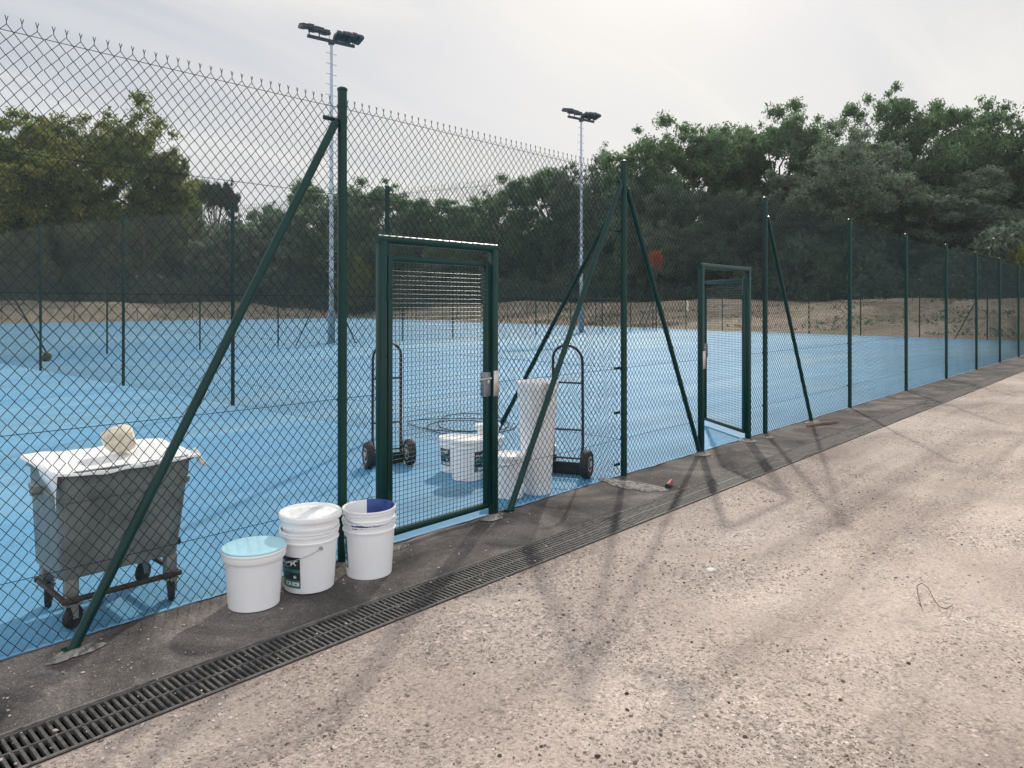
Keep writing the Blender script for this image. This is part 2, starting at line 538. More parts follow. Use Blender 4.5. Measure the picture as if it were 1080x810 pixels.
DR0, DR1 = -0.98, -0.68            # drain channel
WAV = [(rng.uniform(1.2, 9), rng.uniform(1.2, 9), rng.uniform(0, 6.3)) for _ in range(14)]
def gravel_h(X, Y):
    z = np.zeros_like(X)
    for a, b, p in WAV:
        z += np.sin(a * X + b * Y * 1.2 + p) * 0.016 / (a + b)
    z += 0.004 * np.sin(X * 0.4) * np.sin(Y * 2.3 + 0.5 * X)
    return z * np.clip((DR0 - Y) / 0.25, 0, 1) - 0.002
xs = np.concatenate([np.arange(-12, -1, 0.5), np.arange(-1, 14, 0.07), np.geomspace(14, 95, 60)])
ys = np.concatenate([[-40, -30, -20, -14, -10], np.arange(-8, DR0 - 0.03, 0.07), [DR0]])
struct(grid_sheet('gravel_path', xs, ys, gravel_h, M['gravel']))

def asphalt_h(X, Y):
    edge = 0.0025 * np.sin(X * 5.1) * np.sin(Y * 13) + 0.002 * np.sin(X * 11 + Y * 7)
    return 0.004 + edge * np.clip((Y - DR1) / 0.1, 0, 1)
xs = np.concatenate([np.arange(-12, 0, 0.5), np.arange(0, 14, 0.06), np.geomspace(14, 41.6, 40)])
ys = np.concatenate([np.linspace(DR1, -0.05, 14), [0.03]])
def asphalt_y(X, Y):
    return asphalt_h(X, Y)
struct(grid_sheet('asphalt_strip', xs, ys, asphalt_h, M['asphalt']))

# ragged overlap of blue resin on the strip edge (paint line)
mb = MB()
pts = np.arange(0, 34, 0.05)
w = -0.015 + 0.007 * np.sin(pts * 3.1) + 0.008 * np.sin(pts * 9.7 + 1) + 0.005 * np.sin(pts * 31)
vs = []; fs = []
for i, (x, ww) in enumerate(zip(pts, w)):
    vs += [(x, -ww, 0.0115), (x, 0.05, 0.0115)]
    if i: fs.append((2 * i - 2, 2 * i, 2 * i + 1, 2 * i - 1))
mb.add(vs, fs)
M['edgeblue'] = simple('pale_blue_edge', (0.15, 0.33, 0.50), 0.75, 0, 0.25, 5, 0.2, 0.3, ((0.30, 0.35, 0.40), 0.54))
struct(mb.build('court_edge', M['edgeblue'], smooth=False))

# ------------------------------------------------------------------ drain channel
drain = thing('drain_channel', (0, (DR0 + DR1) / 2, 0), 'long grey steel grated drain between gravel path and asphalt strip', 'drain')
mb = MB()
hw = (DR1 - DR0) / 2
X0, X1 = -1.0, 41.5
for y0, y1, z0, z1 in ((-hw, hw, -0.20, -0.17), (-hw, -hw + 0.012, -0.17, 0.003), (hw - 0.012, hw, -0.17, 0.003)):
    mb.box(((X0 + X1) / 2, (y0 + y1) / 2, (z0 + z1) / 2), (X1 - X0, y1 - y0, z1 - z0))
mb.build('channel', M['slot'], drain, False)
mb = MB()
mb.box(((X0 + X1) / 2, -hw + 0.006, 0.006), (X1 - X0, 0.009, 0.006))
mb.box(((X0 + X1) / 2, hw - 0.006, 0.007), (X1 - X0, 0.009, 0.008))
mb.build('edge_rail', M['rail'], drain, False)
def grate_mesh():
    mb = MB()
    n = 33
    for i in range(n):
        x = (i + 0.5) / n
        mb.box((x, 0, -0.008), (0.0118, 2 * hw - 0.03, 0.02))
    mb.box((0.5, 0.0, -0.0068), (0.998, 0.010, 0.0215))
    for sgn in (-1, 1):
        mb.box((0.5, sgn * (hw - 0.019), -0.006), (0.998, 0.010, 0.022))
    return mb
g0 = grate_mesh().build('grate', M['grate'], drain, False)
g0.location = (-0.3, 0, 0)
for k in range(1, 32):
    g = g0.copy(); COL.objects.link(g); g.parent = drain
    g.location = (-0.3 + k * 1.002, random.uniform(-.0015, .0015), random.uniform(-.002, .001))
    g.rotation_euler.z = random.uniform(-.001, .001)
# silt that fills the far part of the channel
mb = MB()
vs = []; fs = []
px = np.arange(6.3, 41, 0.12)
for i, x in enumerate(px):
    top = 0.0035 + 0.004 * math.sin(x * 1.7) if x > 7.9 else -0.05 + 0.0535 * (x - 6.3) / 1.6
    for j, y in enumerate(np.linspace(-hw + 0.02, hw - 0.02, 6)):
        vs.append((x, y, top + 0.004 * math.sin(x * 7 + y * 40) + random.uniform(-.003, .003)))
    if i:
        for j in range(5):
            a = (i - 1) * 6 + j
            fs.append((a, a + 6, a + 7, a + 1))
mb.add(vs, fs)
so = mb.build('silt', M['silt'], drain)

# ------------------------------------------------------------------ chain link fencing
PITCH, ROW, WR = 0.0305, 0.0365, 0.0021
def seg_prisms(P0, P1, r, k=4):
    d = P1 - P0
    d /= np.linalg.norm(d, axis=1)[:, None]
    up = np.tile(np.array([0, 1.0, 0]), (len(d), 1))
    bad = np.abs(d[:, 1]) > 0.95
    up[bad] = (1, 0, 0)
    a = np.cross(d, up); a /= np.linalg.norm(a, axis=1)[:, None]
    b = np.cross(a, d)
    N = len(P0)
    V = np.zeros((N, 2, k, 3))
    for q in range(k):
        t = 2 * math.pi * q / k + math.pi / 4
        off = (a * math.cos(t) + b * math.sin(t)) * r
        V[:, 0, q] = P0 + off; V[:, 1, q] = P1 + off
    base = (np.arange(N) * 2 * k)[:, None]
    q = np.arange(k)[None, :]; q2 = (np.arange(k) + 1)[None, :] % k
    Fq = np.stack([base + q, base + q2, base + k + q2, base + k + q], -1).reshape(-1, 4)
    return V.reshape(-1, 3), Fq

def chain_link(name, L, z0=0.012, z1=2.97, hole=None, r=WR, k=4, barbs=True, rise=(1.0, 1.0)):
    nw = int(round(L / PITCH))
    p = L / nw
    nr = int(round((z1 - z0) / ROW))
    if nr % 2: nr += 1
    h = (z1 - z0) / nr
    j = np.arange(nw)[:, None]; i = np.arange(nr + 1)[None, :]
    right = ((i + j) % 2).astype(float)
    X = (j + right) * p + 0 * i
    Zc = z0 + i * h + 0 * j
    Yc = (right - 0.5) * 0.0022
    X = X + rng.normal(0, 0.0010, X.shape) + rng.normal(0, 0.0012, (nw, 1)) + 0.0045 * np.sin(Zc * 3.1 + j * 0.21) + 0.002 * np.sin(Zc * 9 + j * .07)
    Yc = Yc + 0.006 * np.sin(X * 1.9 + Zc * 1.3) * np.sin(Zc * 1.7)
    Zc = Zc * (rise[0] + (rise[1] - rise[0]) * X / L)
    P = np.stack([X, Yc, Zc], -1)
    P0 = P[:, :-1].reshape(-1, 3); P1 = P[:, 1:].reshape(-1, 3)
    if barbs:
        # twisted spikes on the top: two prongs on every second node
        T = P[:, -1]
        T = T[(np.arange(nw) % 2) == 0]
        b0 = []; b1 = []
        for q in T:
            m = q + (0, 0, 0.016)
            b0 += [q, m, m]; b1 += [m, m + (0.007, 0.002, 0.024), m + (-0.007, -0.002, 0.024)]
        P0 = np.concatenate([P0, np.array(b0)]); P1 = np.concatenate([P1, np.array(b1)])
    if hole:
        mid = (P0 + P1) / 2
        keep = ~((mid[:, 0] > hole[0]) & (mid[:, 0] < hole[1]) & (mid[:, 2] < hole[2]))
        P0, P1 = P0[keep], P1[keep]
    V, Fq = seg_prisms(P0, P1, r, k)
    return np_mesh(name, V, Fq, M['wire'], True)

BAY = 3.25
bay_mesh = chain_link('chain_link_mesh', BAY, r=0.0023)
bay_far = chain_link('chain_link_mesh', BAY, k=3, r=0.0021)
POST_H = 3.06
def post_mesh(r=0.0305, h=POST_H):
    mb = MB()
    mb.lathe([(r, -0.05), (r, h - 0.012), (r + 0.0035, h - 0.011), (r + 0.003, h + 0.002), (r * 0.75, h + 0.010), (r * 0.3, h + 0.013)], 16)
    for z in (0.36, 1.05, 1.72, 2.38, 2.945):
        mb.tube((0, 0, z - 0.009), (0, 0, z + 0.009), r + 0.003, r + 0.003, 14)
        mb.box((0, r + 0.003, z), (0.022, 0.012, 0.02))
    return mb
post_me = None
def add_post(parent, x, y=0.0):
    global post_me
    if post_me is None:
        o = post_mesh().build('post', M['green'], parent)
        post_me = o.data
    else:
        o = link('post', post_me, parent)
    o.location = (x, y, 0)
    return o
def add_strut(parent, a, b, r=0.0255):
    a = Vector(a); b = Vector(b)
    mb = MB(); mb.tube(a, b, r, r, 14)
    d = (b - a).normalized()
    mb.tube(b - d * 0.015, b + d * 0.03, r * 0.6, r * 0.5, 10)
    mb.box(a + Vector((0, 0, 0.012)), (0.07, 0.05, 0.02))
    return mb.build('strut', M['green'], parent)
def add_wires(parent, L, heights, y=0.03, r=0.0019, skip=None):
    for z in heights:
        mb = MB()
        spans = [(0, L)]
        if skip:
            spans = []
            cur = 0
            for (a, b, zt) in skip:
                if z < zt:
                    spans.append((cur, a)); cur = b
            spans.append((cur, L))
        for (a, b) in spans:
            if b - a < .02: continue
            n = max(2, int((b - a) / 0.8))
            mb.path([(a + (b - a) * q / n, y - 0.004, z - 0.006 * math.sin(math.pi * ((a + (b - a) * q / n) % BAY) / BAY)) for q in range(n + 1)], r, 5)
        mb.build('tension_wire', M['wire'], parent)
WIRES = (0.36, 1.05, 1.72, 2.38, 2.945)

# gate openings along the front fence
G1a, G1b = on_t(398.5, 0), on_t(523, 0)
G2a, G2b = on_t(738.0, 0), on_t(790, 0)
P1x = on_t(361, 0)
posts = [P1x] + [6.0 + BAY * k for k in range(0, 12)]
front = thing('chain_link_fence', (0, 0, 0), 'tall dark green chain link fence with barbed top along the asphalt strip in front', 'fence', 'chain link fences round the courts')
for x in posts:
    add_post(front, x)
MY = 0.034
# left bay, reaching out of the picture
o = link('chain_link_mesh', chain_link('chain_link_mesh', P1x + 1.2), front, (-1.2, MY, 0))
L2 = 6.0 - P1x
o = link('chain_link_mesh', chain_link('chain_link_mesh', L2, hole=(G1a - P1x - 0.0, G1b - P1x + 0.0, 2.10)), front, (P1x, MY, 0))
o = link('chain_link_mesh', chain_link('chain_link_mesh', BAY, hole=(G2a - 6.0, G2b - 6.0, 2.10)), front, (6.0, MY, 0))
for k in range(1, 11):
    link('chain_link_mesh', bay_mesh, front, (6.0 + BAY * k, MY, 0))
add_wires(front, 41.5, WIRES, MY, skip=[(G1a, G1b, 2.1), (G2a, G2b, 2.1)])
def strut_at(parent, post, foot, zt, lift=0.0):
    post = Vector(post); foot = Vector(foot)
    d = (foot - post); d.z = 0; d.normalize()
    return add_strut(parent, foot, post + d * 0.055 + Vector((0, 0, zt)))
strut_at(front, (P1x, 0, 0), ground(75, 688), 2.83)
strut_at(front, (6.0, 0, 0), ground(537, 540), 2.83)
strut_at(front, (6.0, 0, 0), ground(738, 478), 2.80)
strut_at(front, (9.25, 0, 0), ground(856, 445), 2.82)
# tensioner brackets on the end posts
for (x, dx) in ((P1x, -1), (6.0, -1)):
    for z in ((2.86,) if x < 5 else (0.12, 0.62, 1.05, 2.38, 2.86)):
        mb = MB()
        mb.box((x + dx * 0.075, 0.03, z), (0.10, 0.012, 0.026), bev=0.003)
        mb.tube((x, 0, z - 0.016), (x, 0, z + 0.016), 0.0325, 0.0325, 14)
        mb.build('tension_bracket', M['green'], front)

# dividing fence between the two courts
DEPTH = 23.5
div = thing('chain_link_fence', (6.0, 0, 0), 'chain link fence running back between the two blue courts from the triple strut post', 'fence', 'chain link fences round the courts', R(91.0))
ts = [0, 3.62, 7.67, 12.26, 17.6, 23.5]
def rise_at(t): return 1.0 + 0.27 * min(t, 20.0) / 20.0          # the ground line of the wire steps up towards the back
for t in ts[1:]:
    add_post(div, t).scale = (1, 1, rise_at(t))
for ta, tb in zip(ts, ts[1:]):
    link('chain_link_mesh', chain_link('chain_link_mesh', tb - ta, k=3, rise=(rise_at(ta), rise_at(tb))), div, (ta, 0.034, 0))
for hgt in (0.36, 1.05, 1.72, 2.38, 2.945):
    mb = MB(); mb.path([(t, 0.03, hgt * rise_at(t)) for t in ts], 0.0019, 5); mb.build('tension_wire', M['wire'], div)
add_strut(div, (1.83, 0, 0), (0.06, 0, 2.72), 0.022)

# fence along the far side of the front court
back = thing('chain_link_fence', (6.0, DEPTH, 0), 'long chain link fence parallel to the front one along the far side of the court', 'fence', 'chain link fences round the courts')
backL = 39.0
n = int(backL / BAY)
for k in range(n + 1):
    add_post(back, BAY * k)
for k in range(n):
    link('chain_link_mesh', bay_far, back, (BAY * k, 0.034, 0))
add_wires(back, n * BAY, (1.05, 2.945), 0.034)
for xp, d in ((0, 1), (4 * BAY - 0.9, -1), (4 * BAY - 0.9, 1), (n * BAY, -1)):
    add_strut(back, (xp + d * 1.5, 0.05, 0), (xp + d * 0.05, 0.02, 2.8))

# fence across the far end
L_end = (END1 - END0).length
endf = thing('chain_link_fence', (END0.x - 0.15, END0.y, 0), 'chain link fence across the far right end of the courts before the sandy bank', 'fence', 'chain link fences round the courts', math.atan2(end_dir.y, end_dir.x))
ne = int(L_end / BAY)
for k in range(1, ne + 1):
    add_post(endf, BAY * k)
for k in range(ne):
    link('chain_link_mesh', bay_far, endf, (BAY * k, 0.034, 0))
add_wires(endf, ne * BAY, (1.05, 2.945), 0.034)
for q in (1, 8):
    add_strut(endf, (BAY * q + 1.5, 0, 0), (BAY * q + 0.05, 0, 2.8))

# outermost fence along the back of the second pair of courts
bdir = (END1 - BACKM).normalized()
st = BACKM - bdir * 13
nb = int(((END1 - st).length) / BAY)
outf = thing('chain_link_fence', (st.x, st.y - 0.3, 0), 'most distant chain link fence behind all the courts below the dark woods', 'fence', 'chain link fences round the courts', math.atan2(bdir.y, bdir.x))
for k in range(nb + 1):
    add_post(outf, BAY * k)
for k in range(nb):
    link('chain_link_mesh', bay_far, outf, (BAY * k, 0.034, 0))

# ------------------------------------------------------------------ gates
def gate(name, x0, x1, label, group, hinge, angle, lock_side):
    W = x1 - x0
    g = thing(name, (x0, 0, 0), label, 'gate', group)
    ps = 0.06
    TOP = 2.10
    for xx in (ps / 2, W - ps / 2):
        mb = MB(); mb.box((xx, 0, (TOP - 0.05) / 2), (ps, ps, TOP + 0.05), bev=0.006)
        mb.build('gate_post', M['green'], g)
    mb = MB(); mb.tube((-0.004, 0, TOP + 0.008), (W + 0.004, 0, TOP + 0.008), 0.031, 0.031, 18)
    mb.build('top_bar', M['green'], g)
    # hinged leaf built from its hinge axis along +x
    gap = 0.012
    lw = W - 2 * ps - 2 * gap
    leaf = link('leaf', None, g)
    if hinge == 'left':
        leaf.location = (ps + gap, 0.0, 0); sx = 1
        leaf.rotation_euler.z = angle
    else:
        leaf.location = (W - ps - gap, 0.02, 0); sx = -1
        leaf.rotation_euler.z = -angle
    z0, z1 = 0.07, 2.00
    def bx(c, d, nm):
        mb = MB(); mb.box((sx * c[0], c[1], c[2]), d, bev=0.005)
        return mb.build(nm, M['green'], leaf)
    sw = 0.042
    bx((sw / 2, 0, (z0 + z1) / 2), (sw, 0.042, z1 - z0), 'stile')
    bx((lw - sw / 2, 0, (z0 + z1) / 2), (sw, 0.042, z1 - z0), 'stile')
    bx((lw / 2, 0, z1 - sw / 2), (lw - 2 * sw, 0.040, sw), 'top_rail')
    bx((lw / 2, 0, z0 + sw / 2), (lw - 2 * sw, 0.040, sw), 'bottom_rail')
    # welded bar infill
    P0 = []; P1 = []; Q0 = []; Q1 = []
    a, b = sw, lw - sw
    za, zb = z0 + sw, z1 - sw
    nx = int((b - a) / 0.037)
    for i in range(1, nx):
        x = sx * (a + (b - a) * i / nx)
        P0.append((x, 0, za)); P1.append((x, 0, zb))
    nz = int((zb - za) / 0.0315)
    for i in range(1, nz):
        z = za + (zb - za) * i / nz
        Q0.append((sx * a, -0.0045, z)); Q1.append((sx * b, -0.0045, z))
    V1, F1 = seg_prisms(np.array(P0), np.array(P1), 0.0018, 6)
    V2, F2 = seg_prisms(np.array(Q0), np.array(Q1), 0.0022, 6)
    link('bar_infill', np_mesh('bar_infill', np.concatenate([V1, V2]), np.concatenate([F1, F2 + len(V1)]), M['green'], True), leaf)
    for z in (0.35, 1.75):
        mb = MB(); mb.tube((-sx * gap / 2, -0.028, z - 0.05), (-sx * gap / 2, -0.028, z + 0.05), 0.011, 0.011, 10)
        mb.box((sx * 0.012, -0.024, z), (0.04, 0.006, 0.06))
        mb.build('hinge', M['green'], leaf)
    # lock
    lx = lw - sw / 2
    mb = MB()
    mb.box((sx * (lx - 0.006), 0, 1.04), (0.075, 0.050, 0.19), bev=0.006)
    lk = mb.build('lock', M['lockgrey'], leaf)
    mb = MB(); mb.lathe([(0.017, 0), (0.017, 0.008), (0.012, 0.010)], 16, Matrix.Translation((sx * (lx - 0.004), -0.026, 1.06)) @ Matrix.Rotation(R(90), 4, 'X'))
    mb.tube((sx * (lx - 0.006), -0.026, 1.09), (sx * (lx - 0.006), -0.060, 1.09), 0.009, 0.009, 10)
    mb.tube((sx * (lx - 0.006), -0.056, 1.09), (sx * (lx - 0.125), -0.056, 1.085), 0.009, 0.008, 10)
    mb.build('handle', M['steel'], lk)
    # keep on the post
    kx = W - ps / 2 - 0.005 if hinge == 'left' else ps / 2 + 0.005
    mb = MB(); mb.box((kx, -0.036, 1.045), (0.055, 0.012, 0.20), bev=0.003)
    mb.build('lock_keep', M['steel'], g)
    return g
gate('gate', G1a, G1b, 'closed green gate with bar infill and steel lock, nearest the white paint buckets', 'green gates in the front fence', 'left', R(1.0), 'right')
gate('gate', G2a, G2b, 'farther green gate standing open inward on its right post', 'green gates in the front fence', 'right', R(126), 'left')

# concrete round the feet of posts and struts
def footing(c, rx, ry, rot=0.0, seed=0):
    rr = random.Random(seed)
    mb = MB()
    n = 26
    ph = [rr.uniform(0, 6.3) for _ in range(4)]
    ring = []
    for i in range(n):
        a = 2 * math.pi * i / n
        k = 1 + 0.16 * math.sin(2 * a + ph[0]) + 0.12 * math.sin(3 * a + ph[1]) + 0.08 * math.sin(5 * a + ph[2]) + 0.05 * math.sin(9 * a + ph[3])
        x, y = rx * k * math.cos(a), ry * k * math.sin(a)
        ring.append((x * math.cos(rot) - y * math.sin(rot), x * math.sin(rot) + y * math.cos(rot)))
    vs = [(x, y, 0.0) for x, y in ring] + [(x * .8, y * .8, 0.012) for x, y in ring]
    fs = [tuple(range(n, 2 * n))] + [(i, (i + 1) % n, n + (i + 1) % n, n + i) for i in range(n)]
    mb.add(vs, fs)
    o = mb.build('concrete_footing', M['footing'], loc=(c[0], c[1], 0.009), smooth=False)
    return struct(o)
_a, _b = ground(636, 506), ground(700, 520)
_m = (_a + _b) / 2
footing(_m, (_b - _a).length / 2 * 0.9, 0.15, math.atan2(_b.y - _a.y, _b.x - _a.x), 1)
footing(ground(520, 547), 0.12, 0.06, 0, 2)
footing(ground(80, 690), 0.11, 0.06, R(5), 3)
footing(ground(858, 446), 0.15, 0.09, 0, 4)
footing(ground(788, 466), 0.13, 0.08, 0, 5)
footing(ground(740, 480), 0.14, 0.07, 0, 6)
footing(ground(418, 579), 0.09, 0.05, 0, 7)
footing(ground(812, 462), 0.09, 0.05, 0, 8)

# ------------------------------------------------------------------ floodlight masts
def mast(loc, label, boxpart):
    t = thing('floodlight_mast', loc, label, 'floodlight mast', 'floodlight masts over the courts')
    Hm = 13.4
    mb = MB()
    mb.lathe([(0.16, 0.0), (0.16, 0.02), (0.115, 0.03), (0.105, 3), (0.075, 9), (0.058, Hm), (0.03, Hm + 0.02)], 14)
    mb.build('column', M['mast'], t)
    for k in range(22):
        z = 3.2 + k * 0.46
        mb = MB()
        sgn = 1
        mb.path([(-0.26, 0.03, z), (0.26, -0.03, z - 0.03)], 0.013, 6)
        mb.build('step_rung', M['mast'], t)
    mb = MB(); mb.box((0, 0, 0.75), (0.26, 0.24, 1.5), bev=0.02)
    mb.build('base_box', M['mastblue'], t)
    # cross arm and lamp heads; arm runs along the court
    arm = link('cross_arm', None, t); arm.location = (0, 0, Hm); arm.rotation_euler.z = boxpart; arm.scale = (0.92, 0.92, 0.92)
    mb = MB(); mb.box((0, 0, 0), (2.4, 0.14, 0.13), bev=0.01); mb.box((0, 0, -0.07), (0.24, 0.24, 0.2), bev=0.02)
    mb.build('beam', M['lamphead'], arm)
    for sx in (-1, 1):
        for q, off in enumerate((0.62, 1.12)):
            rot = Matrix.Translation((sx * off, -0.05, 0.30 + 0.05 * q)) @ Matrix.Rotation(R(90) if sx < 0 else R(90), 4, 'Z') @ Matrix.Rotation(R(14) * sx, 4, 'Y')
            mb = MB()
            r3 = rot.to_3x3()
            for j in range(3):
                c = rot @ Vector((0, sx * -0.0 + (j - 1) * 0.30, 0.04 * (j % 2)))
                mb.box(c, (0.66, 0.29, 0.16), r3, bev=0.03)
                for f in range(5):
                    mb.box(rot @ Vector((-0.24 + f * 0.12, (j - 1) * 0.30, 0.11 + 0.04 * (j % 2))), (0.02, 0.25, 0.09), r3)
            hd = mb.build('lamp_head', M['lamphead'], arm)
            mb = MB()
            for j in range(3):
                mb.box(rot @ Vector((0, (j - 1) * 0.30, 0.04 * (j % 2) - 0.073)), (0.52, 0.21, 0.012), r3)
            mb.build('lens', M['lampglass'], hd)
            mb = MB()
            mb.path([(sx * off, 0.0, 0.05), (sx * off, -0.02, 0.2), (sx * off, -0.05, 0.28)], 0.03, 8)
            mb.build('bracket', M['lamphead'], hd)
        mb = MB()
        mb.path([(sx * 0.08, 0, 0.05), (sx * 0.16, 0, 0.40), (sx * 0.30, 0, 0.46), (sx * 0.42, 0, 0.36)], 0.012, 6)
        mb.build('cable_loop', M['cable'], arm)
    return t
mast((on_t(349.5, 23.9), 23.9, 0), 'nearer floodlight mast, galvanised with step rungs, rising behind the left strut post', R(-10))
mast((on_t(613, 24.0), 24.0, 0), 'farther floodlight mast, galvanised, seen between the two gates', R(-10))

# ------------------------------------------------------------------ paint buckets
def bucket_profile(h, rb, rt, wall=0.004, rim=True, open_top=True):
    p = [(rb * 0.2, 0.004), (rb * 0.93, 0.004), (rb * 0.94, 0.0), (rb, 0.004)]
    hb = h * 0.80
    rm = rb + (rt - rb) * 0.8
    p += [(rb + (rt - rb) * 0.4, h * 0.4), (rm, hb)]
    if rim:
        p += [(rm + 0.008, hb + 0.003), (rm + 0.009, hb + 0.010), (rm + 0.001, hb + 0.014), (rm + 0.002, hb + 0.036),
              (rm + 0.009, hb + 0.040), (rm + 0.009, hb + 0.047), (rm + 0.002, hb + 0.050), (rt, h - 0.012), (rt + 0.008, h - 0.010), (rt + 0.008, h - 0.001), (rt + 0.003, h)]
    else:
        p += [(rt, h - 0.02), (rt + 0.006, h - 0.018), (rt + 0.006, h - 0.002), (rt, h)]
    if open_top:
        p += [(rt - wall, h - 0.002), (rt - wall - 0.002, hb), (rb - wall, 0.03), (rb * 0.3, 0.028)]
    return p

def lid_mb(r, z, dome=0.004):
    mb = MB()
    mb.lathe([(r * 0.9, z - 0.022), (r + 0.010, z - 0.022), (r + 0.013, z - 0.012), (r + 0.012, z + 0.004), (r + 0.006, z + 0.009), (r - 0.006, z + 0.008),
              (r - 0.012, z - 0.001), (r - 0.025, z - 0.003), (r * 0.55, z - 0.001), (r * 0.5, z + dome), (0.02, z + dome)], 48)
    return mb

def bail(parent, r, zt, drop, az, mat):
    """wire handle hanging down in front; az = azimuth of the swing"""
    mb = MB()
    pts = []
    a = Vector((math.cos(az), math.sin(az), 0)); side = Vector((-a.y, a.x, 0))
    for k in range(15):
        t = math.pi * k / 14
        c = math.cos(t); s_ = math.sin(t)
        pts.append(side * (c * (r + 0.008)) + a * (s_ * (r + 0.012)) + Vector((0, 0, zt - drop * s_)))
    mb.path(pts, 0.0022, 6)
    for c in (-1, 1):
        mb.tube(side * (c * (r - 0.002)) + Vector((0, 0, zt)), side * (c * (r + 0.013)) + Vector((0, 0, zt)), 0.011, 0.009, 12)
    return mb.build('bail_handle', mat, parent)

def label_patch(parent, rb, rt, h, a0, a1, z0, z1, art):
    """curved printed label, its artwork set cell by cell"""
    nx, nz = 40, 56
    mb = MB(); vs = []; fs = []
    for i in range(nz + 1):
        z = z0 + (z1 - z0) * i / nz
        r = rb + (rt - rb) * z / h + 0.0016
        for j in range(nx + 1):
            a = a0 + (a1 - a0) * j / nx
            vs.append((r * math.cos(a), r * math.sin(a), z))
    mi = []
    for i in range(nz):
        for j in range(nx):
            q = i * (nx + 1) + j
            fs.append((q, q + 1, q + nx + 2, q + nx + 1)); mi.append(art((j + .5) / nx, (i + .5) / nz))
    mb.add(vs, fs); mb.m = mi
    return mb.build('label', [M['labelblack'], M['labelteal'], M['labelwhite']], parent)

def art_main(u, v):
    # emblem: small leaping shape made of strokes in the dark top field, lines of print, teal bands, two pictogram boxes
    def seg(ax, ay, bx, by, w):
        dx, dy = bx - ax, by - ay
        t = max(0, min(1, ((u - ax) * dx + (v - ay) * dy) / (dx * dx + dy * dy)))
        return ((u - ax - t * dx) ** 2 + ((v - ay - t * dy) * 1.3) ** 2) < w * w
    if v > 0.60:
        for s in ((.42, .80, .60, .84, .035), (.60, .84, .72, .80, .04), (.72, .80, .84, .90, .03), (.84, .90, .90, .88, .02), (.68, .80, .62, .72, .025), (.76, .82, .82, .75, .022), (.42, .80, .36, .74, .025)):
            if seg(*s): return 2
        if .08 < u < .32 and .76 < v < .86 and (int(u * 40) % 3 != 0): return 2
        if .10 < u < .55 and .655 < v < .685 and (int(u * 40) % 4 != 0): return 2
        return 0
    if v > 0.50: return 1
    if v > 0.27:
        if .12 < u < .50 and .40 < v < .44 and int(u * 40) % 4: return 1
        if (u - .78) ** 2 + ((v - .36) * 1.4) ** 2 < .004: return 2
        return 0
    if .30 < u < .60 and .07 < v < .20: return 2 if not (.40 < u < .48 and .10 < v < .16) else 1
    if .66 < u < .94 and .07 < v < .20: return 2 if not (.74 < u < .84 and .11 < v < .15) else 1
    return 1

def facing(p):
    d = Vector((0, CAMY, 0)) - Vector((p[0], p[1], 0))
    return math.atan2(d.y, d.x)

GRPB = 'white paint buckets'
def bucket(loc, label, h=0.34, rb=0.137, rt=0.157, group=GRPB):
    t = thing('paint_bucket', loc, label, 'bucket', group)
    mb = MB(); mb.lathe(bucket_profile(h, rb, rt), 48)
    mb.build('body', M['whiteplastic'], t)
    return t

# left one, closed, blue lid
p = at(268, 4.07)
b = thing('paint_bucket', (p.x, p.y, 0.006), 'white paint bucket with a pale blue paint covered lid, standing left of the stacked pair', 'bucket', GRPB)
mb = MB(); mb.lathe(bucket_profile(0.318, 0.136, 0.158, rim=False, open_top=False), 48); mb.build('body', M['whiteplastic'], b)
mb = MB()
mb.lathe([(0.150, 0.262), (0.166, 0.262), (0.170, 0.270), (0.170, 0.296), (0.1725, 0.299), (0.173, 0.310), (0.171, 0.313), (0.150, 0.313)], 48)
mb.build('lid_rim', M['whitelid'], b)
mb = MB(); mb.lathe([(0.160, 0.3135), (0.1695, 0.3145), (0.1705, 0.319), (0.167, 0.3225), (0.155, 0.3235), (0.10, 0.322), (0.02, 0.322)], 48)
mb.build('lid', M['paintedlid'], b)

# middle: lower bucket with label, and a lidded one nested on it
p = at(326.5, 4.33)
fz = facing(p)
bm = thing('paint_bucket', (p.x, p.y, 0.006), 'white bucket with black and teal label at the bottom of the lidded stack', 'bucket', GRPB)
mb = MB(); mb.lathe(bucket_profile(0.352, 0.140, 0.166), 48); mb.build('body', M['whiteplastic'], bm)
label_patch(bm, 0.140, 0.166, 0.352, fz - R(80), fz - R(20), 0.035, 0.215, art_main)
bail(bm, 0.166, 0.262, 0.075, fz - R(68), M['galv'])
b2 = thing('paint_bucket', (p.x + 0.004, p.y + 0.006, 0.092), 'white bucket with a white snap lid nested on top of the labelled bucket', 'bucket', GRPB)
b2.rotation_euler = (R(1.0), R(0.5), 0)
mb = MB(); mb.lathe(bucket_profile(0.345, 0.138, 0.163), 48); mb.build('body', M['whiteplastic'], b2)
lid_mb(0.168, 0.347).build('lid', M['whitelid'], b2)

# right: two nested open buckets, rag inside
p = at(389.5, 4.54)
fz = facing(p)
br = thing('paint_bucket', (p.x, p.y, 0.006), 'white bucket under the open one, lower of the right hand nested pair beside the gate', 'bucket', GRPB)
mb = MB(); mb.lathe(bucket_profile(0.345, 0.136, 0.158), 48); mb.build('body', M['whiteplastic'], br)
label_patch(br, 0.136, 0.158, 0.345, fz - R(112), fz - R(62), 0.06, 0.25, art_main)
b4 = thing('paint_bucket', (p.x, p.y, 0.076), 'open white bucket stained with dark blue paint, upper of the right hand nested pair', 'bucket', GRPB)
mb = MB(); mb.lathe(bucket_profile(0.342, 0.134, 0.156), 48); mb.build('body', M['whiteplastic'], b4)
bail(b4, 0.156, 0.31, 0.05, fz + R(15), M['galv'])
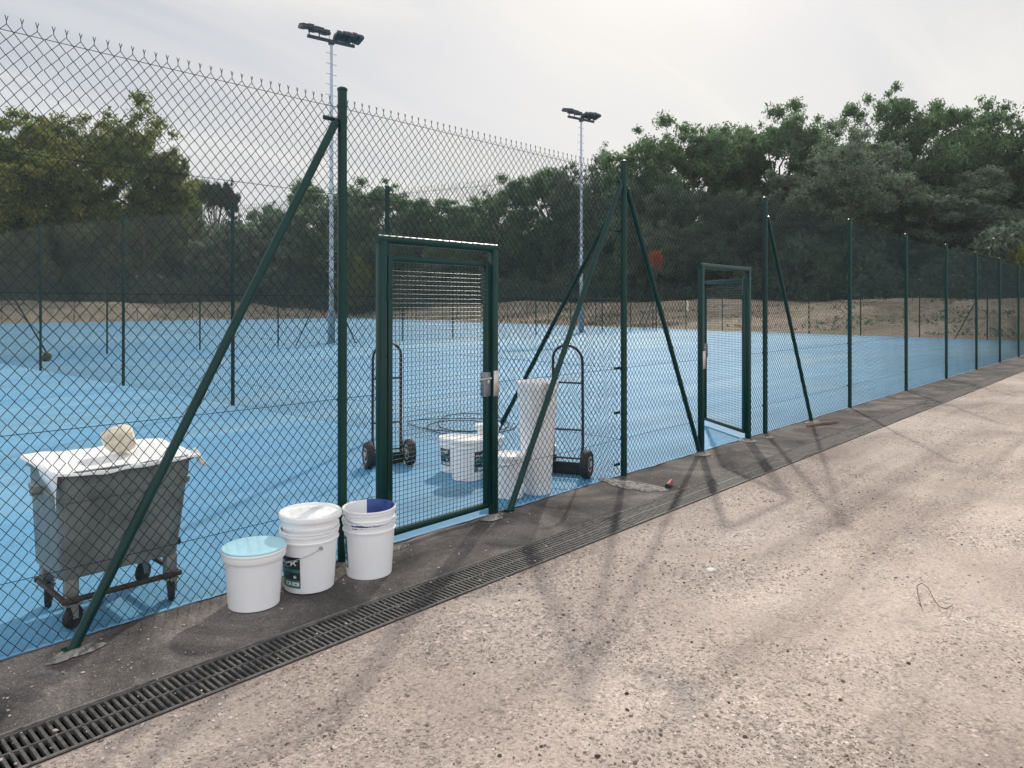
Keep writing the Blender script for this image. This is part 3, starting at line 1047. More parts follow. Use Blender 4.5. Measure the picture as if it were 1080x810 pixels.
# paint run below the rim
mb = MB(); vs = []; fs = []
rr = random.Random(4)
for j in range(31):
    a = fz - R(52) + R(84) * j / 30
    e = math.sin(math.pi * j / 30)
    th = 0.004 + 0.011 * abs(math.sin(j * 0.9)) * e + (0.012 if 4 < j < 15 else 0)
    zt = 0.265 + 0.006 * math.sin(j * .7)
    vs += [(0.1625 * math.cos(a), 0.1625 * math.sin(a), zt), (0.1612 * math.cos(a), 0.1612 * math.sin(a), zt - th)]
    if j: fs.append((2 * j - 1, 2 * j + 1, 2 * j, 2 * j - 2))
mb.add(vs, fs); mb.build('paint_drip', M['bluepaint'], b4)
# rag
def rag(loc, label, sx, sy, sz, seed, mat, name='paint_rag', cat='rag'):
    rr = random.Random(seed)
    mb = MB(); vs = []; fs = []
    n, m_ = 22, 16
    ph = [rr.uniform(0, 6.28) for _ in range(8)]
    for i in range(m_ + 1):
        v = math.pi * i / m_
        for j in range(n):
            u = 2 * math.pi * j / n
            k = 1 + .16 * math.sin(3 * u + ph[0] + 2 * v) + .12 * math.sin(5 * u + ph[1] - 3 * v) + .1 * math.sin(4 * v + ph[2] + u) + .06 * math.sin(9 * u + ph[3]) * math.sin(v)
            vs.append((sx * k * math.sin(v) * math.cos(u), sy * k * math.sin(v) * math.sin(u), sz * (1 + k * -math.cos(v)) * (0.5) * 1.0))
    for i in range(m_):
        for j in range(n):
            fs.append((i * n + j, i * n + (j + 1) % n, (i + 1) * n + (j + 1) % n, (i + 1) * n + j))
    mb.add(vs, fs)
    return tag(mb.build(name, mat, loc=loc), label, cat)
mb = MB(); vs = []; fs = []
for j in range(25):
    a = fz + R(88) + R(98) * j / 24
    deep = 0.15 + 0.02 * math.sin(j * 1.3)
    for r_, z in ((0.1575, 0.336), (0.158, 0.3445), (0.1545, 0.345), (0.1512, 0.340), (0.1480, 0.273), (0.1480 - 0.022 * deep, 0.342 - deep)):
        vs.append((r_ * math.cos(a), r_ * math.sin(a), z))
    if j:
        for q in range(5):
            fs.append((6 * (j - 1) + q, 6 * j + q, 6 * j + q + 1, 6 * (j - 1) + q + 1))
mb.add(vs, fs); mb.build('paint_stain', M['bluepaint'], b4)

# ------------------------------------------------------------------ buckets inside the court behind the gate
def small_bucket(px, py, w, hgt, label, z=0.0, lid=False, band=None, open_=False):
    zb = z
    q = ground(px, py, zb)
    Zd = F_PX * (CAMH - zb) / (py - HY)
    r = w / 2 / F_PX * (Zd + .1)
    h = hgt / F_PX * Zd
    d = Vector((UY, UX, 0)) * r
    t = thing('paint_bucket', (q.x + d.x, q.y + d.y, zb + 0.001), label, 'bucket', GRPB)
    mb = MB(); mb.lathe(bucket_profile(h, r * 0.86, r * 0.96, rim=h > 0.28), 40)
    mb.build('body', M['whiteplastic'], t)
    if lid:
        lid_mb(r * 0.97, h).build('lid', M['whitelid'], t)
    f = facing(t.location)
    if band:
        label_patch(t, r * 0.86 + .001, r * 0.96 + .001, h, f + R(band[0]), f + R(band[1]), h * 0.22, h * 0.72, art_main)
    return t, r, h
small_bucket(478, 500, 32, 36, 'white bucket with black label behind the gate, farthest left of that cluster', lid=True, band=(-75, -20))
small_bucket(492, 509, 38, 43, 'white bucket seen through the gate bars in front of the far left one', band=(25, 75), lid=True)
tb, r3, h3 = small_bucket(514, 500, 34, 36, 'white bucket behind the gate carrying a smaller lidded tub on top', lid=True)
q = tb.location
t = thing('paint_bucket', (q.x, q.y, h3 + 0.018), 'small lidded white tub on top of a bucket behind the gate lock post', 'bucket', GRPB)
mb = MB(); mb.lathe(bucket_profile(0.11, 0.105, 0.115, rim=False), 36); mb.build('body', M['whiteplastic'], t)
lid_mb(0.117, 0.11).build('lid', M['whitelid'], t)
small_bucket(537, 528, 33, 45, 'white lidded bucket standing left of the tall tapered bin behind the fence', lid=True, band=(-110, -55))
q = ground(529, 514)
rag((q.x + .25, q.y + .22, 0.0), 'blue rag lying on the court among the buckets behind the gate post', 0.11, 0.08, 0.14, 9, M['bluerag'])

# tall tapered white bin
q = ground(567, 523)
tall = thing('tall_tub', (q.x + UY * .12, q.y + UX * .12, 0.001), 'tall tapered white plastic bin with a scalloped rim behind the leaning strut', 'bin')
mb = MB(); vs = []; fs = []
n = 60; prof = [(0.02, 0), (0.118, 0), (0.122, 0.01), (0.140, 0.3), (0.158, 0.6), (0.178, 0.92), (0.186, 0.925), (0.188, 0.985), (0.182, 0.99), (0.172, 0.985), (0.15, 0.6), (0.115, 0.06), (0.02, 0.05)]
for i, (r, z) in enumerate(prof):
    for k in range(n):
        a = 2 * math.pi * k / n
        wob = 0.010 * math.cos(12 * a) if 6 <= i <= 9 else 0.0
        rib = 1 + 0.012 * math.cos(12 * a) if 2 <= i <= 5 else 1
        vs.append((r * rib * math.cos(a), r * rib * math.sin(a), z + wob))
for i in range(len(prof) - 1):
    for k in range(n):
        fs.append((i * n + k, i * n + (k + 1) % n, (i + 1) * n + (k + 1) % n, (i + 1) * n + k))
fs.append(tuple(range(n - 1, -1, -1))); fs.append(tuple((len(prof) - 1) * n + k for k in range(n)))
mb.add(vs, fs); mb.build('body', M['whiteplastic'], tall)
mb = MB(); mb.lathe([(0.165, 0.80), (0.1745, 0.80), (0.1755, 0.812), (0.166, 0.815)], 48); mb.build('band', M['whitelid'], tall)

# ------------------------------------------------------------------ hand trucks
def hand_truck(loc, rotz, label):
    t = thing('hand_truck', loc, label, 'hand truck', 'black two wheeled hand trucks', rotz)
    w = 0.15
    pts = [(-w, 0, 0.06), (-w, 0, 0.5), (-w, -0.01, 1.10)]
    for k in range(1, 12):
        a = math.pi * k / 12
        pts.append((-w * math.cos(a), -0.01 - 0.05 * math.sin(a), 1.12 + 0.15 * math.sin(a)))
    pts += [(w, -0.01, 1.10), (w, 0, 0.5), (w, 0, 0.06)]
    mb = MB(); mb.path(pts, 0.0135, 10); mb.build('frame', M['blacktube'], t)
    for z, rr_ in ((0.90, 0.010), (0.44, 0.010), (0.16, 0.010)):
        mb = MB(); mb.tube((-w, -0.004, z), (w, -0.004, z), rr_, rr_, 8); mb.build('crossbar', M['blacktube'], t)
    mb = MB()
    mb.box((0, 0.10, 0.012), (0.36, 0.22, 0.006)); mb.box((0, -0.003, 0.06), (0.36, 0.006, 0.10))
    mb.build('toe_plate', M['blacktube'], t)
    mb = MB(); mb.tube((-0.21, -0.10, 0.135), (0.21, -0.10, 0.135), 0.010, 0.010, 10)
    for sx in (-1, 1):
        mb.path([(sx * w, 0, 0.35), (sx * w, -0.10, 0.135), (sx * w, 0, 0.05)], 0.008, 6)
    mb.build('axle', M['blacktube'], t)
    for sx in (-1, 1):
        Mx = Matrix.Translation((sx * 0.215, -0.10, 0.135)) @ Matrix.Rotation(R(90), 4, 'Y')
        mb = MB(); mb.lathe([(0.078, -0.032), (0.112, -0.042), (0.130, -0.032), (0.1355, -0.012), (0.1355, 0.012), (0.130, 0.032), (0.112, 0.042), (0.078, 0.032)], 32, Mx)
        wh = mb.build('wheel', M['rubber'], t)
        mb = MB(); mb.lathe([(0.02, -0.044), (0.032, -0.044), (0.034, -0.030), (0.078, -0.0335), (0.078, 0.0335), (0.034, 0.030), (0.032, 0.044), (0.02, 0.044)], 24, Mx)
        mb.build('hub', M['hub'], wh)
    return t
q = ground(408, 490)
yaw = math.atan2(-UY, UX)
hand_truck((q.x, q.y, 0), yaw + R(24), 'black hand truck with round top handle standing behind the left gate post')
q = ground(599, 500)
hand_truck((q.x, q.y, 0), yaw + R(-20), 'black hand truck standing behind the tall white bin')
q = ground(590, 494)
t = thing('paint_tin', (q.x - .02, q.y + .10, 0.016), 'small white tin with dark band on the toe plate of the right hand truck', 'tin')
mb = MB(); mb.lathe([(0.055, 0), (0.06, 0.004), (0.06, 0.20), (0.063, 0.202), (0.063, 0.21), (0.03, 0.212)], 28); mb.build('body', M['whiteplastic'], t)
mb = MB(); mb.lathe([(0.0595, 0.03), (0.0612, 0.03), (0.0612, 0.12), (0.0595, 0.12)], 28); mb.build('band', M['labelblack'], t)

# cable loops lying on the court
def cable(px0, px1, py0, py1, seed, loops, label):
    rr = random.Random(seed)
    c = ground((px0 + px1) / 2, (py0 + py1) / 2)
    mb = MB(); pts = []
    N = loops * 40
    for k in range(N + 1):
        a = 2 * math.pi * k / 40
        g = k / N
        x = (px0 + px1) / 2 + (px1 - px0) / 2 * math.cos(a) * (0.72 + 0.28 * math.sin(a * .37 + seed)) + 4 * math.sin(a * .23)
        y = (py0 + py1) / 2 + (py1 - py0) / 2 * math.sin(a) * (0.7 + 0.3 * math.cos(a * .53)) + 1.2 * math.sin(a * .31)
        w = ground(x, y)
        pts.append((w.x - c.x, w.y - c.y, 0.012 + 0.008 * math.sin(a * 1.7) ** 2 + 0.004 * (k // 40)))
    mb.path(pts, 0.007, 6)
    return tag(mb.build('hose', M['cable'], loc=(c.x, c.y, 0)), label, 'hose')
cable(432, 546, 437, 461, 2, 3, 'black hose lying in loose loops on the blue court behind the buckets')

# ------------------------------------------------------------------ wheeled waste container behind the fence
bin_c = Vector((1.505, 0.375, 0))
bn = thing('waste_container', bin_c, 'dull grey metal four wheeled waste container behind the fence at left', 'waste bin')
mb = MB()
top = [(-0.335, -0.265), (0.335, -0.265), (0.335, 0.265), (-0.335, 0.265)]
bot = [(-0.315, -0.232), (0.272, -0.232), (0.272, 0.238), (-0.315, 0.238)]
def rring(cs, r, z, n=5):
    out = []
    cx = sum(c[0] for c in cs) / 4; cy = sum(c[1] for c in cs) / 4
    for (x, y) in cs:
        sx = 1 if x > cx else -1; sy = 1 if y > cy else -1
        ox, oy = x - sx * r, y - sy * r
        a0 = {(-1, -1): 180, (1, -1): 270, (1, 1): 0, (-1, 1): 90}[(sx, sy)]
        for k in range(n):
            a = R(a0 + 90 * k / (n - 1))
            out.append((ox + r * math.cos(a), oy + r * math.sin(a), z))
    return out
rings = []
def lerp_ring(f, z, grow=0.0, r=0.045):
    cs = []
    for (bx_, by_), (tx, ty) in zip(bot, top):
        x = bx_ + (tx - bx_) * f; y = by_ + (ty - by_) * f
        cs.append((x + grow * (1 if x > 0 else -1), y + grow * (1 if y > 0 else -1)))
    return rring(cs, r, z)
spec = [(0.0, 0.25, -0.04), (0.0, 0.262, 0), (0.35, 0.44, 0), (0.72, 0.655, 0), (0.73, 0.660, 0.012), (0.78, 0.685, 0.014), (0.80, 0.695, 0.002), (0.98, 0.785, 0), (0.98, 0.788, 0.016), (1.0, 0.812, 0.018), (1.0, 0.812, -0.01), (0.98, 0.78, -0.012), (0.1, 0.30, -0.012)]
for f, z, g in spec:
    rings += [lerp_ring(f, z, g)]
nr_ = len(rings[0]); vs = [v for r_ in rings for v in r_]; fs = []
for i in range(len(rings) - 1):
    for k in range(nr_):
        fs.append((i * nr_ + k, i * nr_ + (k + 1) % nr_, (i + 1) * nr_ + (k + 1) % nr_, (i + 1) * nr_ + k))
fs.append(tuple(range(nr_ - 1, -1, -1))); fs.append(tuple((len(rings) - 1) * nr_ + k for k in range(nr_)))
mb.add(vs, fs)
mb.build('body', M['binmetal'], bn)
mb = MB()
for sy in (-0.236, 0.228):
    mb.box((-0.015, sy, 0.155), (0.60, 0.022, 0.026), bev=0.004)
for sx in (-0.300, 0.272):
    mb.box((sx, -0.005, 0.154), (0.022, 0.42, 0.024), bev=0.004)
mb.build('rail', M['rust'], bn)
for sx, sy in ((-0.262, -0.20), (0.235, -0.20), (0.235, 0.20), (-0.262, 0.20)):
    mb = MB(); mb.box((sx, sy, 0.205), (0.062, 0.055, 0.13), bev=0.006)
    mb.build('leg', M['binleg'], bn)
    mb = MB()
    mb.box((sx, sy, 0.128), (0.07, 0.07, 0.012))
    for e in (-1, 1):
        mb.box((sx + 0.01, sy + e * 0.026, 0.092), (0.035, 0.005, 0.075))
    fk = mb.build('caster', M['binleg'], bn)
    Mx = Matrix.Translation((sx + 0.008, sy, 0.060)) @ Matrix.Rotation(R(35 if sx * sy > 0 else 70), 4, 'Z') @ Matrix.Rotation(R(90), 4, 'X')
    mb = MB(); mb.lathe([(0.02, -0.02), (0.040, -0.018), (0.056, -0.015), (0.060, 0), (0.056, 0.015), (0.040, 0.018), (0.02, 0.02)], 24, Mx)
    mb.build('wheel', M['rubber'], fk)
for sx in (-0.36, 0.345):
    mb = MB(); mb.tube((sx - 0.03, 0, 0.69), (sx + 0.03, 0, 0.69), 0.022, 0.022, 14); mb.build('trunnion', M['binleg'], bn)
mb = MB(); mb.tube((0.26, -0.10, 0.30), (0.33, -0.10, 0.29), 0.018, 0.022, 12); mb.build('drain_plug', M['rubber'], bn)

# sheet pulled over the bin
mb = MB(); vs = []; fs = []
nx, ny = 40, 34
def sheet_pt(u, v):
    # u,v in -1..1 of the enlarged sheet; beyond the rim it hangs down
    hx, hy = 0.362, 0.292
    ex, ey = 0.052, 0.045
    x, y = u * (hx + ex), v * (hy + ey)
    dx = max(0, abs(x) - hx); dy = max(0, abs(y) - hy)
    z = 0.824 + 0.005 * math.sin(5 * u + 3 * v) * math.cos(4 * v - u) + 0.0025 * math.sin(15 * u - 9 * v) + 0.014 * v - 0.006 * math.cos(3 * u)
    drop = (dx + dy)
    hang = 0.30 + 0.10 * math.sin(9 * u + 2) * math.sin(7 * v)
    if u < -0.2 and v < -0.2 : hang += 1.7 * max(0, min(1, (0.1 - v) * 1.1)) * (1 if dx > 0 else 0)
    x = math.copysign(min(abs(x), hx) + dx * 0.22, x); y = math.copysign(min(abs(y), hy) + dy * 0.22, y)
    if dx > 0 and u < 0: x += 0.10 * (dx * hang) * 1.2
    return (x, y, z - drop * hang)
for j in range(ny + 1):
    for i in range(nx + 1):
        vs.append(sheet_pt(-1 + 2 * i / nx, -1 + 2 * j / ny))
for j in range(ny):
    for i in range(nx):
        a = j * (nx + 1) + i
        fs.append((a, a + 1, a + nx + 2, a + nx + 1))
mb.add(vs, fs)
sh = mb.build('plastic_sheet', M['sheet'], loc=bin_c)
tag(sh, 'white plastic sheet pulled over the open top of the waste container', 'plastic sheet')
so_ = sh.modifiers.new('thick', 'SOLIDIFY'); so_.thickness = 0.003
mb = MB(); mb.path([(0.365, -0.20, 0.83), (0.385, -0.21, 0.80), (0.405, -0.215, 0.755), (0.43, -0.22, 0.735)], [0.016, 0.018, 0.016, 0.012], 6)
tag(mb.build('torn_tape', M['sheet'], loc=bin_c), 'torn white tape hanging from the right edge of the covered bin', 'tape')

def rock(name, loc, size, seed, mat, label, cat, flat=1.0, group=None, n=14):
    rr = random.Random(seed)
    mb = MB(); vs = []; fs = []
    planes = []; offs = []
    for ax in ((1, 0, 0), (-1, 0, 0), (0, 1, 0), (0, -1, 0), (0, 0, 1), (0, 0, -1)):
        planes.append((Vector(ax) + Vector((rr.gauss(0, .22), rr.gauss(0, .22), rr.gauss(0, .22)))).normalized()); offs.append(rr.uniform(0.62, 0.80))
    for _ in range(9):
        planes.append(Vector((rr.gauss(0, 1), rr.gauss(0, 1), rr.gauss(0, 1))).normalized()); offs.append(rr.uniform(0.74, 0.95))
    m_ = 12
    for i in range(m_ + 1):
        v = math.pi * i / m_
        for j in range(n * 2):
            u = math.pi * j / n
            d = Vector((math.sin(v) * math.cos(u), math.sin(v) * math.sin(u), -math.cos(v)))
            k = 1.0
            for p_, o_ in zip(planes, offs):
                c = d.dot(p_)
                if c > 0.05: k = min(k, o_ / c)
            k *= 1 + rr.uniform(-.02, .02)
            vs.append((d.x * k * size[0], d.y * k * size[1], (d.z * k * flat) * size[2]))
    N2 = n * 2
    for i in range(m_):
        for j in range(N2):
            fs.append((i * N2 + j, i * N2 + (j + 1) % N2, (i + 1) * N2 + (j + 1) % N2, (i + 1) * N2 + j))
    mb.add(vs, fs)
    zmin = min(v[2] for v in vs)
    o = mb.build(name, mat, loc=(loc[0], loc[1], loc[2] - zmin - size[2] * 0.04))
    return tag(o, label, cat, group)
rock('stone', (bin_c.x + 0.04, bin_c.y + 0.0, 0.835), (0.118, 0.10, 0.080), 27, M['stone'], 'pale rough block of stone weighing down the sheet on the bin', 'stone')

# ------------------------------------------------------------------ small things on the ground
q = ground(706, 514)
mb = MB(); d = Vector((math.cos(R(20)), math.sin(R(20)), 0)) * 0.085
mb.tube(-d + Vector((0, 0, .022)), d + Vector((0, 0, .024)), 0.020, 0.020, 14)
t = thing('plastic_tube', (q.x, q.y, 0.012), 'short red tube with a black end lying near the triple strut post', 'tube')
mb.build('tube', M['red'], t)
mb = MB(); mb.tube(-d * 1.25 + Vector((0, 0, .022)), -d * 0.98 + Vector((0, 0, .022)), 0.0213, 0.0213, 14); mb.build('end_cap', M['blacktube'], t)

a = ground(851, 451); b_ = ground(886, 446)
c = (a + b_) / 2
mb = MB(); mb.path([a - c + Vector((0, 0, .02)), (a - c) * .3 + Vector((.02, .02, .022)), (b_ - c) * .5 + Vector((0, 0, .025)), b_ - c + Vector((0, 0.02, .018))], [0.016, 0.019, 0.017, 0.012], 8)
tag(mb.build('stick', M['wood'], loc=(c.x, c.y, 0.005)), 'brown weathered stick lying on the asphalt by the second strut foot', 'stick')

q = ground(749, 603); rock('stone', (q.x, q.y, -0.004), (0.035, 0.028, 0.016), 31, M['whitechip'], 'small flat white stone chip alone on the gravel path', 'stone')
for i, (x, y, s_, lb) in enumerate(((784, 591, .013, 'dark clod on the gravel just right of the white chip'),
                                     (786, 778, .014, 'dark clod at the bottom edge of the gravel near its middle'),
                                     (661, 731, .012, 'small dark clod low on the gravel in front of the path middle'),
                                     (548, 634, .014, 'small dark clod on the gravel near the drain grate'),
                                     (630, 798, .014, 'dark clump at the very bottom of the gravel, lower centre'),
                                     (958, 700, .015, 'dark clod on the grey grit at lower right'))):
    q = ground(x, y); rock('clod', (q.x, q.y, -0.006), (s_, s_ * .8, s_ * .6), 40 + i, M['darkstone'], lb, 'clod')
pts = [ground(x, y, 0.006 + 0.012 * (i % 3)) for i, (x, y) in enumerate(((969, 636), (972, 640), (968, 628), (967, 618), (972, 615), (979, 620), (985, 632), (991, 640), (998, 642), (1005, 638)))]
c = pts[4].copy(); c.z = 0
mb = MB(); mb.path([p_ - c for p_ in pts], 0.002, 5)
tag(mb.build('twig', M['darkstone'], loc=c), 'thin dark curled twig on the gravel at right', 'twig')
q = ground(49, 381); rag((q.x, q.y, 0.0), 'small brown sack on the blue court by the dividing fence', 0.13, 0.10, 0.24, 17, M['sack'], 'sack', 'sack')
q = at(725, 66); zt = float(terrain_h(np.array(q.x), np.array(q.y)))
mb = MB(); mb.lathe([(0.10, -0.1), (0.10, 0.75), (0.12, 0.76), (0.12, 0.9), (0.07, 0.98)], 12)
tag(mb.build('marker_post', M['whitepost'], loc=(q.x, q.y, zt)), 'short white marker post on the sandy bank below the trees', 'post')

# loose grit strewn on the path and strip
def make_grit():
    ico = np.array([(0, 0, 1), (.894, 0, .447), (.276, .851, .447), (-.724, .526, .447), (-.724, -.526, .447), (.276, -.851, .447), (.724, .526, -.447), (-.276, .851, -.447), (-.894, 0, -.447), (-.276, -.851, -.447), (.724, -.526, -.447), (0, 0, -1)])
    fac = np.array([(0, 1, 2), (0, 2, 3), (0, 3, 4), (0, 4, 5), (0, 5, 1), (1, 6, 2), (2, 7, 3), (3, 8, 4), (4, 9, 5), (5, 10, 1), (6, 7, 2), (7, 8, 3), (8, 9, 4), (9, 10, 5), (10, 6, 1), (11, 7, 6), (11, 8, 7), (11, 9, 8), (11, 10, 9), (11, 6, 10)])
    P = []
    N = 140000
    Zd = 2.2 * (16 / 2.2) ** (rng.random(N) ** 1.15)
    col = rng.uniform(-60, 1140, N)
    X = (col - CX) / F_PX * Zd
    wx = UX * X + UY * Zd; wy = -UY * X + UX * Zd + CAMY
    size = 0.0021 * np.exp(rng.normal(0, 0.55, N)) * (1 + 0.04 * Zd)
    # clustering
    cl = np.sin(wx * 1.9 + 1.1 * np.sin(wy * 2.3)) * np.sin(wy * 2.7 + 0.8 * np.sin(wx * 1.3)) + 0.5 * np.sin(wx * 5.3 + wy * 4.1)
    near = np.exp(-((wy - DR0 + 0.7) / 0.75) ** 2)
    keep = (wy < DR0 - 0.01) & (rng.random(N) < np.clip(0.22 + 0.5 * cl + 0.45 * near, 0.05, 1))
    size = size * (1 + 0.35 * near + 0.25 * np.clip(cl, 0, 1))
    keep |= (wy > DR1 + 0.01) & (wy < -0.04) & (rng.random(N) < 0.07)
    keep |= (wy > DR0) & (wy < DR1) & (rng.random(N) < 0.035)
    keep |= (wy < DR0 - 0.01) & (wy > DR0 - 0.16) & (rng.random(N) < 0.8)
    wx, wy, size = wx[keep], wy[keep], np.clip(size[keep], 0.0010, 0.0095)
    n = len(wx)
    hz = np.where(wy < DR0, gravel_h(wx, wy), 0.006)
    ang = rng.uniform(0, 6.28, n); sc = rng.uniform(0.6, 1.35, (n, 3)); sc[:, 2] *= 0.6
    V = ico[None] * sc[:, None, :] * (1 + rng.uniform(-.22, .22, (n, 12, 1)))
    c, s_ = np.cos(ang)[:, None], np.sin(ang)[:, None]
    VX = V[..., 0] * c - V[..., 1] * s_; VY = V[..., 0] * s_ + V[..., 1] * c
    V = np.stack([VX, VY, V[..., 2]], -1) * size[:, None, None]
    V += np.stack([wx, wy, hz + size * 0.25], -1)[:, None, :]
    Fq = (fac[None] + (np.arange(n) * 12)[:, None, None]).reshape(-1, 3)
    o = link('gravel', np_mesh('gravel', V.reshape(-1, 3), Fq, M['stones'], False))
    o['kind'] = 'stuff'
    o['label'] = 'loose beige and grey grit strewn over the gravel path'
    o['category'] = 'gravel'
make_grit()

# ------------------------------------------------------------------ vegetation
def leaf_quads(C, S, r, flat=0.6):
    """C (n,3) centres, S (n,) sizes -> folded leaf sprays as quads"""
    n = len(C)
    d = r.normal(size=(n, 3)); d[:, 2] *= flat; d /= np.linalg.norm(d, axis=1)[:, None]
    u = r.normal(size=(n, 3)); u -= (u * d).sum(1)[:, None] * d; u /= np.linalg.norm(u, axis=1)[:, None]
    w = np.cross(d, u)
    asp = r.uniform(0.38, 0.65, n)
    a = u * (S)[:, None]; b = w * (S * asp)[:, None]
    fold = d * (S * 0.22)[:, None]
    V = np.stack([C - a, C - b * .9 + fold, C + a * 1.05, C + b * .9 + fold], 1)
    F_ = np.arange(n * 4).reshape(n, 4)
    return V.reshape(-1, 3), F_

def make_tree(seed, H, Rr, base, lobes=24, leaves=24000, leaf=0.17, shape='round', lean=0.0):
    """returns (trunk mesh builder, leaf arrays)"""
    r = np.random.default_rng(seed); rr = random.Random(seed)
    mb = MB()
    th = H * 0.5
    tr = [(0, 0, -0.3)]
    for k in range(1, 6):
        tr.append((lean * k / 5 + rr.uniform(-.03, .03) * H * .3, rr.uniform(-.03, .03) * H * .3, th * k / 5))
    r0 = 0.022 * H + 0.06
    mb.path(tr, [r0 * 1.35, r0, r0 * .85, r0 * .72, r0 * .6, r0 * .42], 9)
    cents = []
    hc = (H + base) / 2; hh = (H - base) / 2
    tries = 0
    while len(cents) < lobes and tries < 5000:
        tries += 1
        d = Vector((rr.gauss(0, 1), rr.gauss(0, 1), rr.gauss(0, 1))).normalized()
        f = rr.uniform(0.45, 0.86)
        c = Vector((d.x * Rr * f + lean, d.y * Rr * f, hc + d.z * hh * f))
        if shape == 'umbrella':
            c.z = H - (H - base) * (0.25 + 0.35 * (math.hypot(d.x * f, d.y * f)) ** 2) + rr.uniform(-.3, .3)
        if all((c - q).length > Rr * 0.29 for q in cents):
            cents.append(c)
    L = []
    for c in cents:
        # limb to the lobe
        hz = max(min(c.z - (c - Vector((lean, 0, c.z))).length * 0.7, th), th * 0.35)
        k = hz / th * 5; i0 = min(int(k), 4)
        st = Vector(tr[i0]).lerp(Vector(tr[i0 + 1]), k - i0) if i0 < 5 else Vector(tr[5])
        m1 = st.lerp(c, 0.4) + Vector((rr.uniform(-.3, .3), rr.uniform(-.3, .3), 0.05 * H))
        m2 = st.lerp(c, 0.75) + Vector((rr.uniform(-.3, .3), rr.uniform(-.3, .3), 0.03 * H))
        rb = r0 * rr.uniform(0.24, 0.4)
        mb.path([st, m1, m2, c], [rb, rb * .7, rb * .45, rb * .2], 6)
        lr = Rr * rr.uniform(0.22, 0.39)
        npuff = rr.randint(15, 24)
        for q in range(npuff):
            d = Vector((rr.gauss(0, 1), rr.gauss(0, 1), rr.gauss(0, .8)))
            d.normalize()
            pc = c + d * lr * rr.uniform(0.35, 1.08)
            if rr.random() < 0.45:
                mb.path([c, c.lerp(pc, .55) + Vector((0, 0, .08)), pc], [rb * .25, rb * .16, rb * .07], 4)
            pr = lr * rr.uniform(0.13, 0.30)
            L.append((pc, pr, rr.uniform(0.5, 1.3)))
    wsum = sum(p[1] ** 2 * p[2] for p in L)
    Cs = []
    for pc, pr, wgt in L:
        n = max(6, int(leaves * pr ** 2 * wgt / wsum))
        g = r.normal(size=(n, 3)); g /= np.linalg.norm(g, axis=1)[:, None]
        rad = pr * (0.25 + 1.35 * r.random(n) ** 1.4)
        g = g * rad[:, None]; g[:, 2] *= 0.72
        Cs.append(np.array(pc)[None] + g)
    C = np.concatenate(Cs)
    S = leaf * np.exp(r.normal(0, 0.28, len(C)))
    return mb, leaf_quads(C, S, r)

protos = {}
def tree_proto(key, **kw):
    mb, (V, F_) = make_tree(**kw)
    me = bpy.data.meshes.new('trunk')
    me.from_pydata(mb.v, [], mb.f); me.materials.append(M['bark']); me.shade_smooth()
    protos[key] = (me, np_mesh('crown', V, F_, M['leaf_oak']), kw['H'])
tree_proto('a', seed=1, H=10, Rr=5.2, base=1.6, lobes=26, leaves=92000, leaf=0.078)
tree_proto('b', seed=2, H=10, Rr=4.3, base=1.2, lobes=22, leaves=73600, leaf=0.078)
tree_proto('c', seed=3, H=10, Rr=4.8, base=2.6, lobes=17, leaves=55199, leaf=0.078)
tree_proto('d', seed=4, H=10, Rr=5.6, base=0.9, lobes=28, leaves=92000, leaf=0.078)
tree_proto('p', seed=5, H=10, Rr=4.0, base=6.2, lobes=18, leaves=32199, leaf=0.078, shape='umbrella')
tree_proto('s', seed=6, H=10, Rr=5.4, base=0.3, lobes=26, leaves=26000, leaf=0.20)
tree_proto('e', seed=8, H=10, Rr=5.0, base=2.0, lobes=24, leaves=59799, leaf=0.078)

TREE_BACK = 1.22
def tree(key, px, topy, Z, wpx, mat, label, cat='tree', name='tree', rot=None, group='trees of the wood behind the courts'):
    Z = Z * TREE_BACK
    w = at(px, Z)
    zg = float(terrain_h(np.array(w.x), np.array(w.y)))
    H = (HY - topy) / F_PX * Z + CAMH - zg
    me_t, me_c, h0 = protos[key]
    rz = random.uniform(0, 6.28) if rot is None else rot
    t = thing(name, (w.x, w.y, zg), label, cat, group, rz)
    sz = H / h0
    co = np.empty(len(me_c.vertices) * 3, dtype=np.float32); me_c.vertices.foreach_get('co', co)
    co = co.reshape(-1, 3)
    rad = np.percentile(np.abs(co[:, :2]), 97)
    sxy = (wpx / 2 / F_PX * Z) / rad
    zt = np.percentile(co[:, 2], 99.95)
    sz = H / zt
    o1 = link('trunk', me_t, t); o1.scale = (sxy, sxy, sz)
    o2 = link('crown', me_c, t); o2.scale = (sxy, sxy, sz)
    o2.material_slots[0].link = 'OBJECT'
    o2.material_slots[0].material = M[mat]
    return t
# left group
tree('a', 20, 122, 84, 190, 'leaf_plane', 'broad yellowing tree at the far left edge with its crown partly cut off', rot=0.3)
tree('d', 92, 102, 88, 170, 'leaf_plane', 'big rounded tree turning yellow at left, tallest of the left group', rot=2.1)
tree('b', 152, 150, 90, 84, 'leaf_plane', 'golden green tree on the right flank of the big left tree', rot=4.0)
tree('c', 203, 202, 96, 26, 'leaf_plane', 'thin yellow leaved young tree left of the umbrella pine', rot=1.0)
tree('p', 227, 188, 120, 44, 'leaf_pine', 'small dark umbrella pine standing alone in the gap of the treeline', name='pine_tree', cat='pine tree')
tree('e', 280, 212, 110, 70, 'leaf_oak', 'low green tree just right of the umbrella pine', rot=0.5)
tree('d', 345, 184, 104, 120, 'leaf_oak', 'rounded oak directly behind the nearer floodlight mast', rot=3.0)
tree('a', 405, 188, 106, 110, 'leaf_oak', 'rounded oak above the left end of the closed gate', rot=1.3)
tree('b', 462, 212, 104, 90, 'leaf_oak', 'low oak in the dip of the treeline above the closed gate', rot=5.1)
